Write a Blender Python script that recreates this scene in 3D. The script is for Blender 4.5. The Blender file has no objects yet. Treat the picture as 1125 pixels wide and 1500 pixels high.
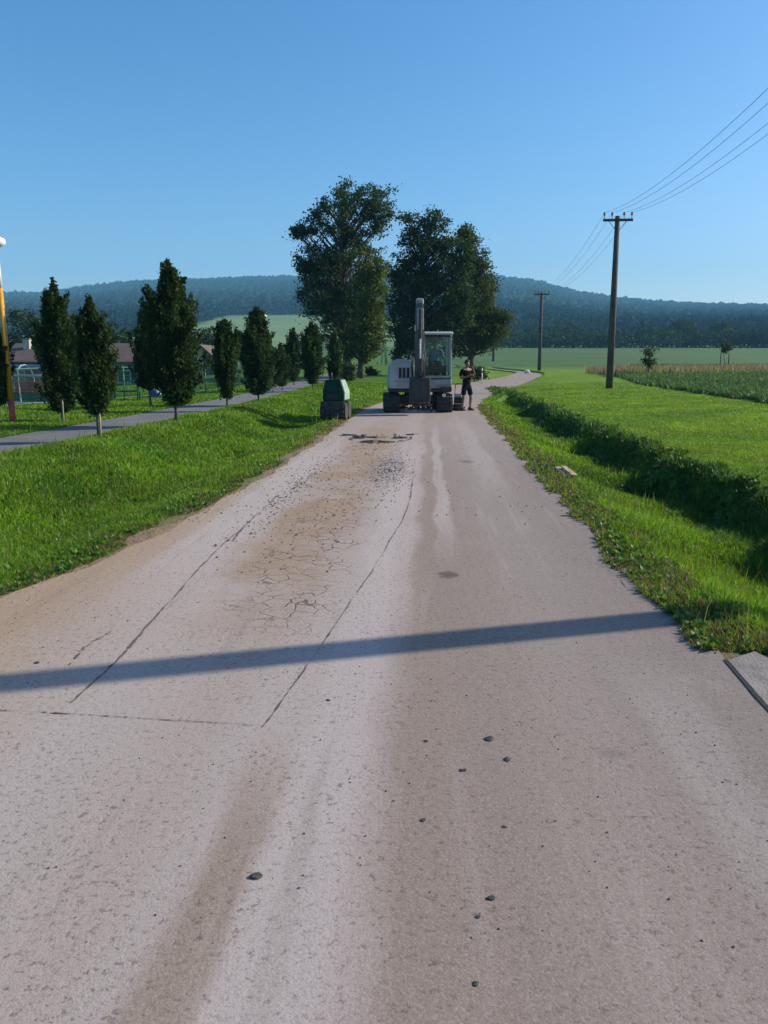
import bpy, math, random
import numpy as np
from mathutils import Vector, Matrix

R = math.radians
rng = np.random.default_rng(7)
random.seed(7)
sc = bpy.context.scene
COL = sc.collection

# ------------------------------------------------------------------ camera
PITCH = R(10.4)
F = 1200.0                      # focal length in photo pixels (photo 1125 x 1500)
CAMH = 1.6
cd = bpy.data.cameras.new('camera')
cam = bpy.data.objects.new('camera', cd)
COL.objects.link(cam)
cam.location = (0, 0, CAMH)
cam.rotation_euler = (R(90) - PITCH, 0, 0)
cd.sensor_fit = 'VERTICAL'
cd.sensor_height = 36.0
cd.lens = F / 1500 * 36
cd.clip_start = 0.05
cd.clip_end = 12000
sc.camera = cam

# ------------------------------------------------------------------ sky, sun, exposure
SUN_AZ = math.atan2(0.961, 0.275)      # clockwise from +Y (towards +X)
SUN_EL = R(29)
w = bpy.data.worlds.new('World')
sc.world = w
w.use_nodes = True
wn = w.node_tree
bg = wn.nodes['Background']
sky = wn.nodes.new('ShaderNodeTexSky')
sky.sky_type = 'NISHITA'
sky.sun_disc = False
sky.sun_elevation = SUN_EL
sky.sun_rotation = SUN_AZ
sky.altitude = 300
sky.air_density = 1.0
sky.dust_density = 1.4
sky.ozone_density = 3.5
hs_ = wn.nodes.new('ShaderNodeHueSaturation')
hs_.inputs['Saturation'].default_value = 1.28
wn.links.new(sky.outputs[0], hs_.inputs['Color'])
wn.links.new(hs_.outputs[0], bg.inputs[0])
bg.inputs[1].default_value = 0.13

sl = bpy.data.lights.new('sun', 'SUN')
sl.energy = 5.0
sl.angle = R(0.53)
sl.color = (1.0, 0.90, 0.74)
sun = bpy.data.objects.new('sun', sl)
COL.objects.link(sun)
sd = Vector((math.sin(SUN_AZ) * math.cos(SUN_EL), math.cos(SUN_AZ) * math.cos(SUN_EL), math.sin(SUN_EL)))
sun.rotation_euler = sd.to_track_quat('Z', 'Y').to_euler()
sun.location = (60, 20, 40)

sc.view_settings.view_transform = 'Standard'
sc.view_settings.look = 'None'
sc.view_settings.gamma = 1.0
sc.view_settings.use_curve_mapping = False
sc.view_settings.exposure = 0.46
sc.cycles.max_bounces = 6
sc.cycles.transparent_max_bounces = 12
sc.cycles.volume_bounces = 0
sc.cycles.use_denoising = True

# ------------------------------------------------------------------ pixel helpers (photo pixels to points in the place)
CP, SP = math.cos(PITCH), math.sin(PITCH)
def ray(px, py):
    u = (px - 562.5) / F
    v = (750 - py) / F
    return Vector((u, CP + v * SP, -SP + v * CP))
def at(px, py, Y):
    d = ray(px, py)
    return Vector((0, 0, CAMH)) + d * (Y / d.y)
def gp(px, py, z=0.0):
    d = ray(px, py)
    return Vector((0, 0, CAMH)) + d * ((z - CAMH) / d.z)

# ------------------------------------------------------------------ materials
def nt_new(name):
    m = bpy.data.materials.new(name)
    m.use_nodes = True
    nt = m.node_tree
    return m, nt, nt.nodes['Principled BSDF'], nt.nodes['Material Output']
def N(nt, t, **kw):
    n = nt.nodes.new(t)
    for k, v in kw.items():
        if k.startswith('i_'):
            n.inputs[int(k[2:])].default_value = v
        else:
            setattr(n, k, v)
    return n
def L(nt, a, b):
    nt.links.new(a, b)
def mixc(nt, fac, a, b, mode='MIX'):
    n = nt.nodes.new('ShaderNodeMix')
    n.data_type = 'RGBA'
    n.blend_type = mode
    for s, i in ((fac, 0), (a, 6), (b, 7)):
        if hasattr(s, 'is_output') or isinstance(s, bpy.types.NodeSocket):
            L(nt, s, n.inputs[i])
        elif i == 0:
            n.inputs[0].default_value = s
        else:
            n.inputs[i].default_value = (*s, 1)
    return n.outputs[2]
def mth(nt, op, a, b=None, c=None, clamp=False):
    n = nt.nodes.new('ShaderNodeMath')
    n.operation = op
    n.use_clamp = clamp
    for i, s in enumerate((a, b, c)):
        if s is None:
            continue
        if isinstance(s, bpy.types.NodeSocket):
            L(nt, s, n.inputs[i])
        else:
            n.inputs[i].default_value = s
    return n.outputs[0]
def sstep(nt, x, e0, e1):
    n = nt.nodes.new('ShaderNodeMapRange')
    n.interpolation_type = 'SMOOTHSTEP'
    L(nt, x, n.inputs[0])
    n.inputs[1].default_value = e0
    n.inputs[2].default_value = e1
    return n.outputs[0]
def noise(nt, vec, scale, detail=4, rough=0.55, w4=None):
    n = nt.nodes.new('ShaderNodeTexNoise')
    n.inputs['Scale'].default_value = scale
    n.inputs['Detail'].default_value = detail
    n.inputs['Roughness'].default_value = rough
    if vec is not None:
        L(nt, vec, n.inputs['Vector'])
    return n.outputs[0]
def pmat(name, col, col2=None, scale=3.0, rough=0.6, metal=0.0, bump=0.0, bscale=None, spec=None):
    m, nt, b, out = nt_new(name)
    tc = N(nt, 'ShaderNodeTexCoord')
    col2 = col2 or tuple(c * 0.72 for c in col)
    nz = noise(nt, tc.outputs['Object'], scale, 5, 0.62)
    f = sstep(nt, nz, 0.35, 0.68)
    L(nt, mixc(nt, f, col, col2), b.inputs['Base Color'])
    b.inputs['Roughness'].default_value = rough
    b.inputs['Metallic'].default_value = metal
    if spec is not None:
        b.inputs['Specular IOR Level'].default_value = spec
    if bump:
        bn = N(nt, 'ShaderNodeBump')
        bn.inputs['Strength'].default_value = bump
        bn.inputs['Distance'].default_value = 0.02
        L(nt, noise(nt, tc.outputs['Object'], bscale or scale * 4, 4), bn.inputs['Height'])
        L(nt, bn.outputs[0], b.inputs['Normal'])
    return m
def leafmat(name, trans=0.35, gain=1.0, rough=0.6, spec=0.12, tint=(1.15, 1.2, 0.5)):
    m, nt, b, out = nt_new(name)
    at_ = N(nt, 'ShaderNodeAttribute', attribute_name='Col')
    g = mixc(nt, 1.0, at_.outputs['Color'], (gain, gain, gain), 'MULTIPLY')
    L(nt, g, b.inputs['Base Color'])
    b.inputs['Roughness'].default_value = rough
    b.inputs['Specular IOR Level'].default_value = spec
    tr = N(nt, 'ShaderNodeBsdfTranslucent')
    L(nt, mixc(nt, 1.0, g, tint, 'MULTIPLY'), tr.inputs[0])
    mx = N(nt, 'ShaderNodeMixShader')
    mx.inputs[0].default_value = trans
    L(nt, b.outputs[0], mx.inputs[1])
    L(nt, tr.outputs[0], mx.inputs[2])
    L(nt, mx.outputs[0], out.inputs[0])
    return m

M = {}
M['leaf'] = leafmat('leaf')
M['leaf_far'] = leafmat('leaf_far', 0.12, 1.0, 0.9, 0.0)
M['forest'] = leafmat('forest_crown', 0.0, 1.0, 1.0, 0.0)
M['grass'] = leafmat('grass_blade', 0.45, 1.0, 0.5, 0.3)
M['bark'] = pmat('bark', (0.10, 0.075, 0.055), (0.05, 0.04, 0.03), 9, 0.9, bump=0.6)
M['bark_pale'] = pmat('bark_pale', (0.13, 0.11, 0.09), (0.075, 0.062, 0.05), 14, 0.9, bump=0.5)
M['pole_wood'] = pmat('pole_wood', (0.095, 0.08, 0.068), (0.055, 0.047, 0.042), 4, 0.9, bump=0.4, bscale=30)
M['steel_dark'] = pmat('steel_dark', (0.06, 0.06, 0.065), (0.11, 0.085, 0.07), 7, 0.55, 0.5, 0.15)
M['ceramic'] = pmat('ceramic', (0.16, 0.10, 0.07), None, 8, 0.25)
M['wire'] = pmat('wire', (0.22, 0.22, 0.23), None, 3, 0.5, 0.3)
M['white_paint'] = pmat('white_paint', (0.52, 0.54, 0.55), (0.38, 0.37, 0.35), 2.2, 0.4, bump=0.05)
M['cab_grey'] = pmat('cab_grey', (0.34, 0.36, 0.36), (0.25, 0.25, 0.24), 3.2, 0.45, bump=0.05)
M['boom_paint'] = pmat('boom_paint', (0.13, 0.132, 0.13), (0.075, 0.07, 0.066), 3.0, 0.6, bump=0.1, spec=0.25)
M['rubber'] = pmat('rubber', (0.022, 0.021, 0.020), (0.055, 0.048, 0.042), 6, 0.85, bump=0.3)
M['dark_metal'] = pmat('dark_metal', (0.032, 0.03, 0.029), (0.075, 0.062, 0.052), 5, 0.65, 0.15, 0.2)
M['bucket_metal'] = pmat('bucket_metal', (0.028, 0.026, 0.025), (0.055, 0.046, 0.04), 5, 0.7, 0.1, 0.25)
M['chrome'] = pmat('chrome', (0.75, 0.75, 0.76), (0.6, 0.6, 0.6), 3, 0.18, 1.0)
M['black'] = pmat('black_plastic', (0.02, 0.02, 0.022), (0.035, 0.034, 0.033), 6, 0.6)
M['seat_black'] = pmat('seat_fabric', (0.03, 0.03, 0.032), (0.05, 0.05, 0.05), 12, 0.85)
M['green_paint'] = pmat('green_paint', (0.008, 0.045, 0.030), (0.007, 0.032, 0.023), 3, 0.6, bump=0.05, spec=0.15)
M['green_sunlit'] = pmat('green_sunlit', (0.33, 0.45, 0.38), (0.22, 0.33, 0.27), 4, 0.4)  # hood green with sunlight mixed into the colour
M['fence_green'] = pmat('fence_green', (0.03, 0.14, 0.085), (0.025, 0.10, 0.06), 4, 0.5)
M['skin'] = pmat('skin', (0.27, 0.15, 0.10), (0.22, 0.12, 0.08), 9, 0.55)
M['hair'] = pmat('hair', (0.03, 0.022, 0.017), None, 30, 0.6)
M['cloth_black'] = pmat('cloth_black', (0.007, 0.007, 0.008), (0.013, 0.013, 0.014), 14, 0.95, spec=0.1)
M['cloth_navy'] = pmat('cloth_navy', (0.009, 0.011, 0.022), (0.015, 0.018, 0.03), 14, 0.95, spec=0.1)
M['cloth_blue'] = pmat('cloth_blue', (0.10, 0.28, 0.42), (0.07, 0.21, 0.34), 9, 0.85)
M['shoe'] = pmat('shoe', (0.06, 0.045, 0.035), None, 12, 0.8)
M['eye'] = pmat('eye', (0.05, 0.035, 0.03), None, 4, 0.2)
M['plank'] = pmat('plank', (0.52, 0.38, 0.24), (0.40, 0.27, 0.16), 9, 0.8, bump=0.2)
M['sunlit_rod'] = pmat('sunlit_rod', (0.42, 0.36, 0.26), (0.30, 0.25, 0.18), 9, 0.85)  # pale tone of the trunks' sunlit edge
M['concrete'] = pmat('concrete', (0.27, 0.235, 0.215), (0.18, 0.16, 0.148), 5, 0.95, bump=0.5, bscale=70)
M['pebble'] = pmat('pebble', (0.035, 0.034, 0.035), (0.07, 0.065, 0.06), 40, 0.8, bump=0.4)
M['asphalt_chunk'] = pmat('asphalt_chunk', (0.15, 0.125, 0.11), (0.075, 0.062, 0.055), 14, 0.95, bump=0.9)
M['asphalt_slab'] = pmat('asphalt_slab', (0.21, 0.172, 0.145), (0.12, 0.095, 0.08), 9, 0.95, bump=0.8)
M['rubble'] = pmat('rubble', (0.62, 0.57, 0.52), (0.42, 0.37, 0.33), 10, 0.95, bump=0.6)  # lightened to look sunlit although the machine shades it
M['yellow_paint'] = pmat('yellow_paint', (0.75, 0.36, 0.02), (0.62, 0.28, 0.02), 4, 0.45)
M['red_paint'] = pmat('red_paint', (0.55, 0.08, 0.06), (0.44, 0.06, 0.05), 4, 0.45)
M['lamp_white'] = pmat('lamp_white', (0.80, 0.80, 0.78), (0.70, 0.70, 0.68), 4, 0.35)
M['roof_tile'] = pmat('roof_tile', (0.125, 0.082, 0.066), (0.085, 0.06, 0.05), 1.2, 0.85, bump=0.4, bscale=6)
M['wall_render'] = pmat('wall_render', (0.50, 0.46, 0.38), (0.42, 0.38, 0.31), 0.8, 0.9)
M['wall_yellow'] = pmat('wall_yellow', (0.60, 0.46, 0.20), (0.50, 0.38, 0.16), 0.8, 0.9)
M['wall_dark'] = pmat('wall_dark', (0.10, 0.095, 0.085), (0.07, 0.065, 0.06), 0.8, 0.9)
M['frame_white'] = pmat('frame_white', (0.72, 0.72, 0.70), None, 3, 0.5)
M['pane'] = pmat('pane_glass', (0.03, 0.04, 0.05), (0.05, 0.06, 0.07), 0.5, 0.08)
M['wood_dark'] = pmat('wood_dark', (0.09, 0.05, 0.03), None, 3, 0.7)
M['seat_red'] = pmat('seat_red', (0.50, 0.13, 0.09), (0.42, 0.10, 0.07), 4, 0.5)
M['blue_plastic'] = pmat('blue_plastic', (0.02, 0.16, 0.60), (0.02, 0.12, 0.48), 4, 0.45)
M['stone'] = pmat('stone', (0.55, 0.54, 0.51), (0.42, 0.41, 0.38), 3, 0.9, bump=0.6)

def glassmat(name, tint, gloss, rough=0.03):
    m, nt, b, out = nt_new(name)
    tc = N(nt, 'ShaderNodeTexCoord')
    t = N(nt, 'ShaderNodeBsdfTransparent')
    L(nt, mixc(nt, noise(nt, tc.outputs['Object'], 3), tint, tuple(c * 0.9 for c in tint)), t.inputs[0])
    g = N(nt, 'ShaderNodeBsdfGlossy')
    g.inputs['Roughness'].default_value = rough
    mx = N(nt, 'ShaderNodeMixShader')
    mx.inputs[0].default_value = gloss
    L(nt, t.outputs[0], mx.inputs[1])
    L(nt, g.outputs[0], mx.inputs[2])
    L(nt, mx.outputs[0], out.inputs[0])
    return m
M['glass'] = glassmat('cab_glass', (0.70, 0.86, 0.86), 0.035)
M['polycarb'] = glassmat('clear_sheet', (0.72, 0.80, 0.90), 0.30, 0.25)

def terrainmat():
    m, nt, b, out = nt_new('meadow_ground')
    a = N(nt, 'ShaderNodeAttribute', attribute_name='Col')
    g = N(nt, 'ShaderNodeNewGeometry')
    n1 = noise(nt, g.outputs['Position'], 0.35, 6, 0.6)
    n2 = noise(nt, g.outputs['Position'], 6.0, 6, 0.7)
    n3 = noise(nt, g.outputs['Position'], 0.02, 4, 0.6)
    f = mth(nt, 'ADD', mth(nt, 'MULTIPLY', n1, 0.6), mth(nt, 'ADD', mth(nt, 'MULTIPLY', n2, 0.75), mth(nt, 'MULTIPLY', n3, 0.75)))
    v = N(nt, 'ShaderNodeCombineColor')
    for i in range(3):
        L(nt, mth(nt, 'ADD', mth(nt, 'MULTIPLY', f, 0.95), 0.02), v.inputs[i])
    L(nt, mixc(nt, 1.0, a.outputs['Color'], v.outputs[0], 'MULTIPLY'), b.inputs['Base Color'])
    b.inputs['Roughness'].default_value = 0.95
    b.inputs['Specular IOR Level'].default_value = 0.1
    bn = N(nt, 'ShaderNodeBump')
    bn.inputs['Strength'].default_value = 0.7
    bn.inputs['Distance'].default_value = 0.08
    L(nt, noise(nt, g.outputs['Position'], 9, 5, 0.7), bn.inputs['Height'])
    L(nt, bn.outputs[0], b.inputs['Normal'])
    return m
M['terrain'] = terrainmat()

def roadmat():
    m, nt, b, out = nt_new('dusty_asphalt')
    g = N(nt, 'ShaderNodeNewGeometry')
    sx = N(nt, 'ShaderNodeSeparateXYZ')
    L(nt, g.outputs['Position'], sx.inputs[0])
    X, Y = sx.outputs[0], sx.outputs[1]
    u0 = mth(nt, 'SUBTRACT', X, mth(nt, 'MULTIPLY', Y, 0.055))
    def vec(a, bb, c=0.0):
        n = N(nt, 'ShaderNodeCombineXYZ')
        for i, s in enumerate((a, bb, c)):
            if isinstance(s, bpy.types.NodeSocket):
                L(nt, s, n.inputs[i])
            else:
                n.inputs[i].default_value = s
        return n.outputs[0]
    P = g.outputs['Position']
    wob = noise(nt, vec(mth(nt, 'MULTIPLY', u0, 0.9), mth(nt, 'MULTIPLY', Y, 0.35)), 1.6, 5, 0.6)
    u = mth(nt, 'ADD', u0, mth(nt, 'MULTIPLY', mth(nt, 'SUBTRACT', wob, 0.5), 0.34))
    streak = noise(nt, vec(mth(nt, 'MULTIPLY', u0, 6.0), mth(nt, 'MULTIPLY', Y, 0.30), 3.0), 1.0, 5, 0.65)
    blot = noise(nt, P, 0.8, 6, 0.65)
    fine = noise(nt, P, 32.0, 5, 0.8)
    # bands across the road: pale wheel dust against browner asphalt
    ramp = N(nt, 'ShaderNodeValToRGB')
    r = ramp.color_ramp
    stops = [(-3.4, (0.345, 0.250, 0.165)), (-2.55, (0.345, 0.258, 0.178)), (-2.10, (0.365, 0.305, 0.262)),
             (-1.55, (0.390, 0.345, 0.325)), (-0.98, (0.350, 0.302, 0.275)), (-0.80, (0.372, 0.328, 0.308)), (-0.72, (0.262, 0.212, 0.172)),
             (-0.60, (0.262, 0.212, 0.172)), (-0.53, (0.405, 0.358, 0.345)), (-0.30, (0.405, 0.358, 0.348)),
             (-0.08, (0.252, 0.205, 0.172)), (0.30, (0.246, 0.205, 0.180)), (0.70, (0.268, 0.229, 0.206)),
             (1.30, (0.226, 0.192, 0.176)), (2.2, (0.212, 0.183, 0.170))]
    lo, hi = -3.4, 2.2
    while len(r.elements) < len(stops):
        r.elements.new(0.5)
    for e, (p, c) in zip(r.elements, stops):
        e.position = (p - lo) / (hi - lo)
        e.color = (*c, 1)
    L(nt, mth(nt, 'DIVIDE', mth(nt, 'SUBTRACT', u, lo), hi - lo, clamp=True), ramp.inputs[0])
    base = ramp.outputs[0]
    # the narrow brown stripe fades out a few steps ahead
    bm = mth(nt, 'MULTIPLY', sstep(nt, Y, 2.3, 3.6), mth(nt, 'MULTIPLY', sstep(nt, u, -0.84, -0.76), mth(nt, 'SUBTRACT', 1.0, sstep(nt, u, -0.56, -0.48))))
    base = mixc(nt, bm, base, (0.380, 0.335, 0.315))
    # far stretch is evenly pale and dusty
    base = mixc(nt, mth(nt, 'MULTIPLY', sstep(nt, Y, 9, 20), 0.65), base, (0.318, 0.270, 0.244))
    # pale dust bands beside the cuts
    def band(c, hw_, y0, y1, y2, y3, k_, colr):
        nonlocal base
        dd = mth(nt, 'ABSOLUTE', mth(nt, 'SUBTRACT', u, c))
        mk = mth(nt, 'MULTIPLY', mth(nt, 'SUBTRACT', 1.0, sstep(nt, dd, hw_ * .5, hw_)), mth(nt, 'MULTIPLY', sstep(nt, Y, y0, y1), mth(nt, 'SUBTRACT', 1.0, sstep(nt, Y, y2, y3))))
        base = mixc(nt, mth(nt, 'MULTIPLY', mk, mth(nt, 'MULTIPLY', mth(nt, 'ADD', .35, streak), k_)), base, colr)
    band(-1.95, .36, 4.5, 7.5, 14, 19, .85, (0.43, 0.385, 0.365))
    band(-0.30, .26, 4, 7, 13, 20, .75, (0.42, 0.372, 0.352))
    band(0.15, .10, 6, 9, 15, 24, .7, (0.44, 0.40, 0.38))
    band(0.85, .22, 9, 12, 19, 26, .5, (0.41, 0.37, 0.35))
    band(1.15, .22, 1.8, 2.6, 3.4, 4.6, .4, (0.36, 0.33, 0.315))
    # tan earth spilled over the worn strip between the two cuts
    uu = mth(nt, 'ADD', u0, mth(nt, 'MULTIPLY', mth(nt, 'SUBTRACT', blot, 0.5), 0.5))
    tan_m = mth(nt, 'MULTIPLY', mth(nt, 'MULTIPLY', sstep(nt, uu, -1.80, -1.35), mth(nt, 'SUBTRACT', 1.0, sstep(nt, uu, -0.95, -0.50))),
                mth(nt, 'MULTIPLY', sstep(nt, Y, 3.2, 7.5), mth(nt, 'SUBTRACT', 1.0, sstep(nt, Y, 17, 24))))
    tan_m = mth(nt, 'MULTIPLY', tan_m, mth(nt, 'ADD', 0.35, mth(nt, 'MULTIPLY', sstep(nt, blot, 0.36, 0.60), 0.8)), clamp=True)
    base = mixc(nt, tan_m, base, (0.305, 0.222, 0.150))
    # dark milled gravel patch
    gx = mth(nt, 'DIVIDE', mth(nt, 'SUBTRACT', u0, -0.62), 0.32)
    gy = mth(nt, 'DIVIDE', mth(nt, 'SUBTRACT', Y, 12.3), 1.7)
    gd = mth(nt, 'ADD', mth(nt, 'MULTIPLY', gx, gx), mth(nt, 'MULTIPLY', gy, gy))
    gm = mth(nt, 'MULTIPLY', mth(nt, 'SUBTRACT', 1.0, sstep(nt, gd, 0.2, 1.3)), sstep(nt, noise(nt, P, 5, 5, 0.7), 0.40, 0.62))
    base = mixc(nt, mth(nt, 'MULTIPLY', gm, 0.9), base, (0.17, 0.155, 0.155))
    # long streaks, blotches
    base = mixc(nt, mth(nt, 'MULTIPLY', sstep(nt, streak, 0.52, 0.75), 0.35), base, (0.40, 0.36, 0.335))
    base = mixc(nt, mth(nt, 'MULTIPLY', mth(nt, 'SUBTRACT', 1.0, sstep(nt, streak, 0.28, 0.46)), 0.28), base, (0.20, 0.172, 0.155))
    base = mixc(nt, mth(nt, 'MULTIPLY', sstep(nt, blot, 0.58, 0.75), 0.30), base, (0.38, 0.345, 0.325))
    # aggregate: dark pits and pale grains
    sp = mth(nt, 'MULTIPLY', mth(nt, 'SUBTRACT', 1.0, sstep(nt, fine, 0.36, 0.465)), mth(nt, 'ADD', 0.35, mth(nt, 'MULTIPLY', sstep(nt, noise(nt, P, 1.3, 4, 0.6), 0.30, 0.62), 0.65)))
    base = mixc(nt, mth(nt, 'MULTIPLY', sp, 0.75), base, (0.095, 0.078, 0.068))
    gr = noise(nt, P, 120.0, 3, 0.8)
    base = mixc(nt, mth(nt, 'MULTIPLY', sstep(nt, gr, 0.50, 0.68), 0.34), base, (0.50, 0.45, 0.42))
    base = mixc(nt, mth(nt, 'MULTIPLY', mth(nt, 'SUBTRACT', 1.0, sstep(nt, gr, 0.32, 0.48)), 0.38), base, (0.12, 0.10, 0.088))
    # greasy blots
    for (bx, by, ra, rb, k_) in ((0.49, 6.05, .085, .12, .75), (1.35, 13.2, .13, .22, .45), (0.95, 3.15, .07, .05, .25)):
        ox = mth(nt, 'DIVIDE', mth(nt, 'SUBTRACT', X, bx), ra)
        oy = mth(nt, 'DIVIDE', mth(nt, 'SUBTRACT', Y, by), rb)
        od = mth(nt, 'ADD', mth(nt, 'ADD', mth(nt, 'MULTIPLY', ox, ox), mth(nt, 'MULTIPLY', oy, oy)), mth(nt, 'MULTIPLY', mth(nt, 'SUBTRACT', noise(nt, P, 14, 4, .7), .5), 2.2))
        base = mixc(nt, mth(nt, 'MULTIPLY', mth(nt, 'SUBTRACT', 1.0, sstep(nt, od, .25, 1.25)), k_), base, (.075, .058, .052))
    # crazed cracks in the worn strip
    wv = N(nt, 'ShaderNodeVectorMath', operation='ADD')
    nn = N(nt, 'ShaderNodeTexNoise')
    nn.inputs['Scale'].default_value = 4.0
    L(nt, P, nn.inputs['Vector'])
    sc_ = N(nt, 'ShaderNodeVectorMath', operation='SCALE')
    sc_.inputs['Scale'].default_value = 0.22
    L(nt, nn.outputs['Color'], sc_.inputs[0])
    L(nt, P, wv.inputs[0]); L(nt, sc_.outputs[0], wv.inputs[1])
    vo = N(nt, 'ShaderNodeTexVoronoi', feature='DISTANCE_TO_EDGE')
    vo.inputs['Scale'].default_value = 6.5
    L(nt, wv.outputs[0], vo.inputs['Vector'])
    cm = mth(nt, 'SUBTRACT', 1.0, sstep(nt, vo.outputs['Distance'], 0.008, 0.05))
    cmask = mth(nt, 'MULTIPLY', mth(nt, 'MULTIPLY', sstep(nt, uu, -1.55, -1.2), mth(nt, 'SUBTRACT', 1.0, sstep(nt, uu, -0.75, -0.5))),
                mth(nt, 'MULTIPLY', sstep(nt, Y, 4.2, 5.4), mth(nt, 'SUBTRACT', 1.0, sstep(nt, Y, 9, 14))))
    cmask = mth(nt, 'MULTIPLY', cmask, sstep(nt, noise(nt, P, 2.6, 4, .7), 0.36, 0.58))
    crack = mth(nt, 'MULTIPLY', cm, cmask)
    base = mixc(nt, mth(nt, 'MULTIPLY', crack, 0.80), base, (0.10, 0.080, 0.066))
    base = mixc(nt, 1.0, base, (1.035, 0.985, 0.95), 'MULTIPLY')
    L(nt, base, b.inputs['Base Color'])
    b.inputs['Roughness'].default_value = 0.92
    b.inputs['Specular IOR Level'].default_value = 0.2
    bn = N(nt, 'ShaderNodeBump')
    bn.inputs['Strength'].default_value = 0.65
    bn.inputs['Distance'].default_value = 0.0042
    hgt = mth(nt, 'SUBTRACT', mth(nt, 'ADD', mth(nt, 'MULTIPLY', fine, 1.0), mth(nt, 'MULTIPLY', gr, 0.8)), mth(nt, 'MULTIPLY', crack, 1.5))
    L(nt, hgt, bn.inputs['Height'])
    L(nt, bn.outputs[0], b.inputs['Normal'])
    return m
M['road'] = roadmat()
M['path'] = pmat('path_asphalt', (0.155, 0.148, 0.148), (0.12, 0.115, 0.115), 1.2, 0.9, bump=0.4, bscale=60)
M['crack'] = pmat('crack_dirt', (0.075, 0.062, 0.055), (0.15, 0.125, 0.11), 12, 1.0)

# ------------------------------------------------------------------ mesh helpers
def tag(o, label=None, cat=None, group=None, kind=None):
    if label: o['label'] = label
    if cat: o['category'] = cat
    if group: o['group'] = group
    if kind: o['kind'] = kind
    return o
def link(name, me, parent=None, mat=None, loc=None):
    o = bpy.data.objects.new(name, me)
    COL.objects.link(o)
    if mat is not None:
        me.materials.append(mat)
    if parent is not None:
        o.parent = parent
    if loc is not None:
        o.location = loc
    return o
def empty(name, loc=(0, 0, 0), rz=0.0):
    o = bpy.data.objects.new(name, None)
    COL.objects.link(o)
    o.location = loc
    o.rotation_euler = (0, 0, rz)
    o.empty_display_size = 0.1
    return o
def np_mesh(name, V, Fc, col=None, smooth=False):
    V = np.asarray(V, dtype=np.float32).reshape(-1, 3)
    Fc = np.asarray(Fc, dtype=np.int32)
    k = Fc.shape[1]
    me = bpy.data.meshes.new(name)
    me.vertices.add(len(V)); me.vertices.foreach_set('co', V.ravel())
    me.loops.add(Fc.size); me.loops.foreach_set('vertex_index', Fc.ravel())
    me.polygons.add(len(Fc))
    me.polygons.foreach_set('loop_start', np.arange(0, Fc.size, k, dtype=np.int32))
    me.polygons.foreach_set('loop_total', np.full(len(Fc), k, dtype=np.int32))
    if smooth:
        me.polygons.foreach_set('use_smooth', np.ones(len(Fc), dtype=bool))
    me.update(calc_edges=True)
    if col is not None:
        a = me.color_attributes.new('Col', 'FLOAT_COLOR', 'POINT')
        c = np.ones((len(V), 4), dtype=np.float32)
        c[:, :3] = col
        a.data.foreach_set('color', c.ravel())
    return me

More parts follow.
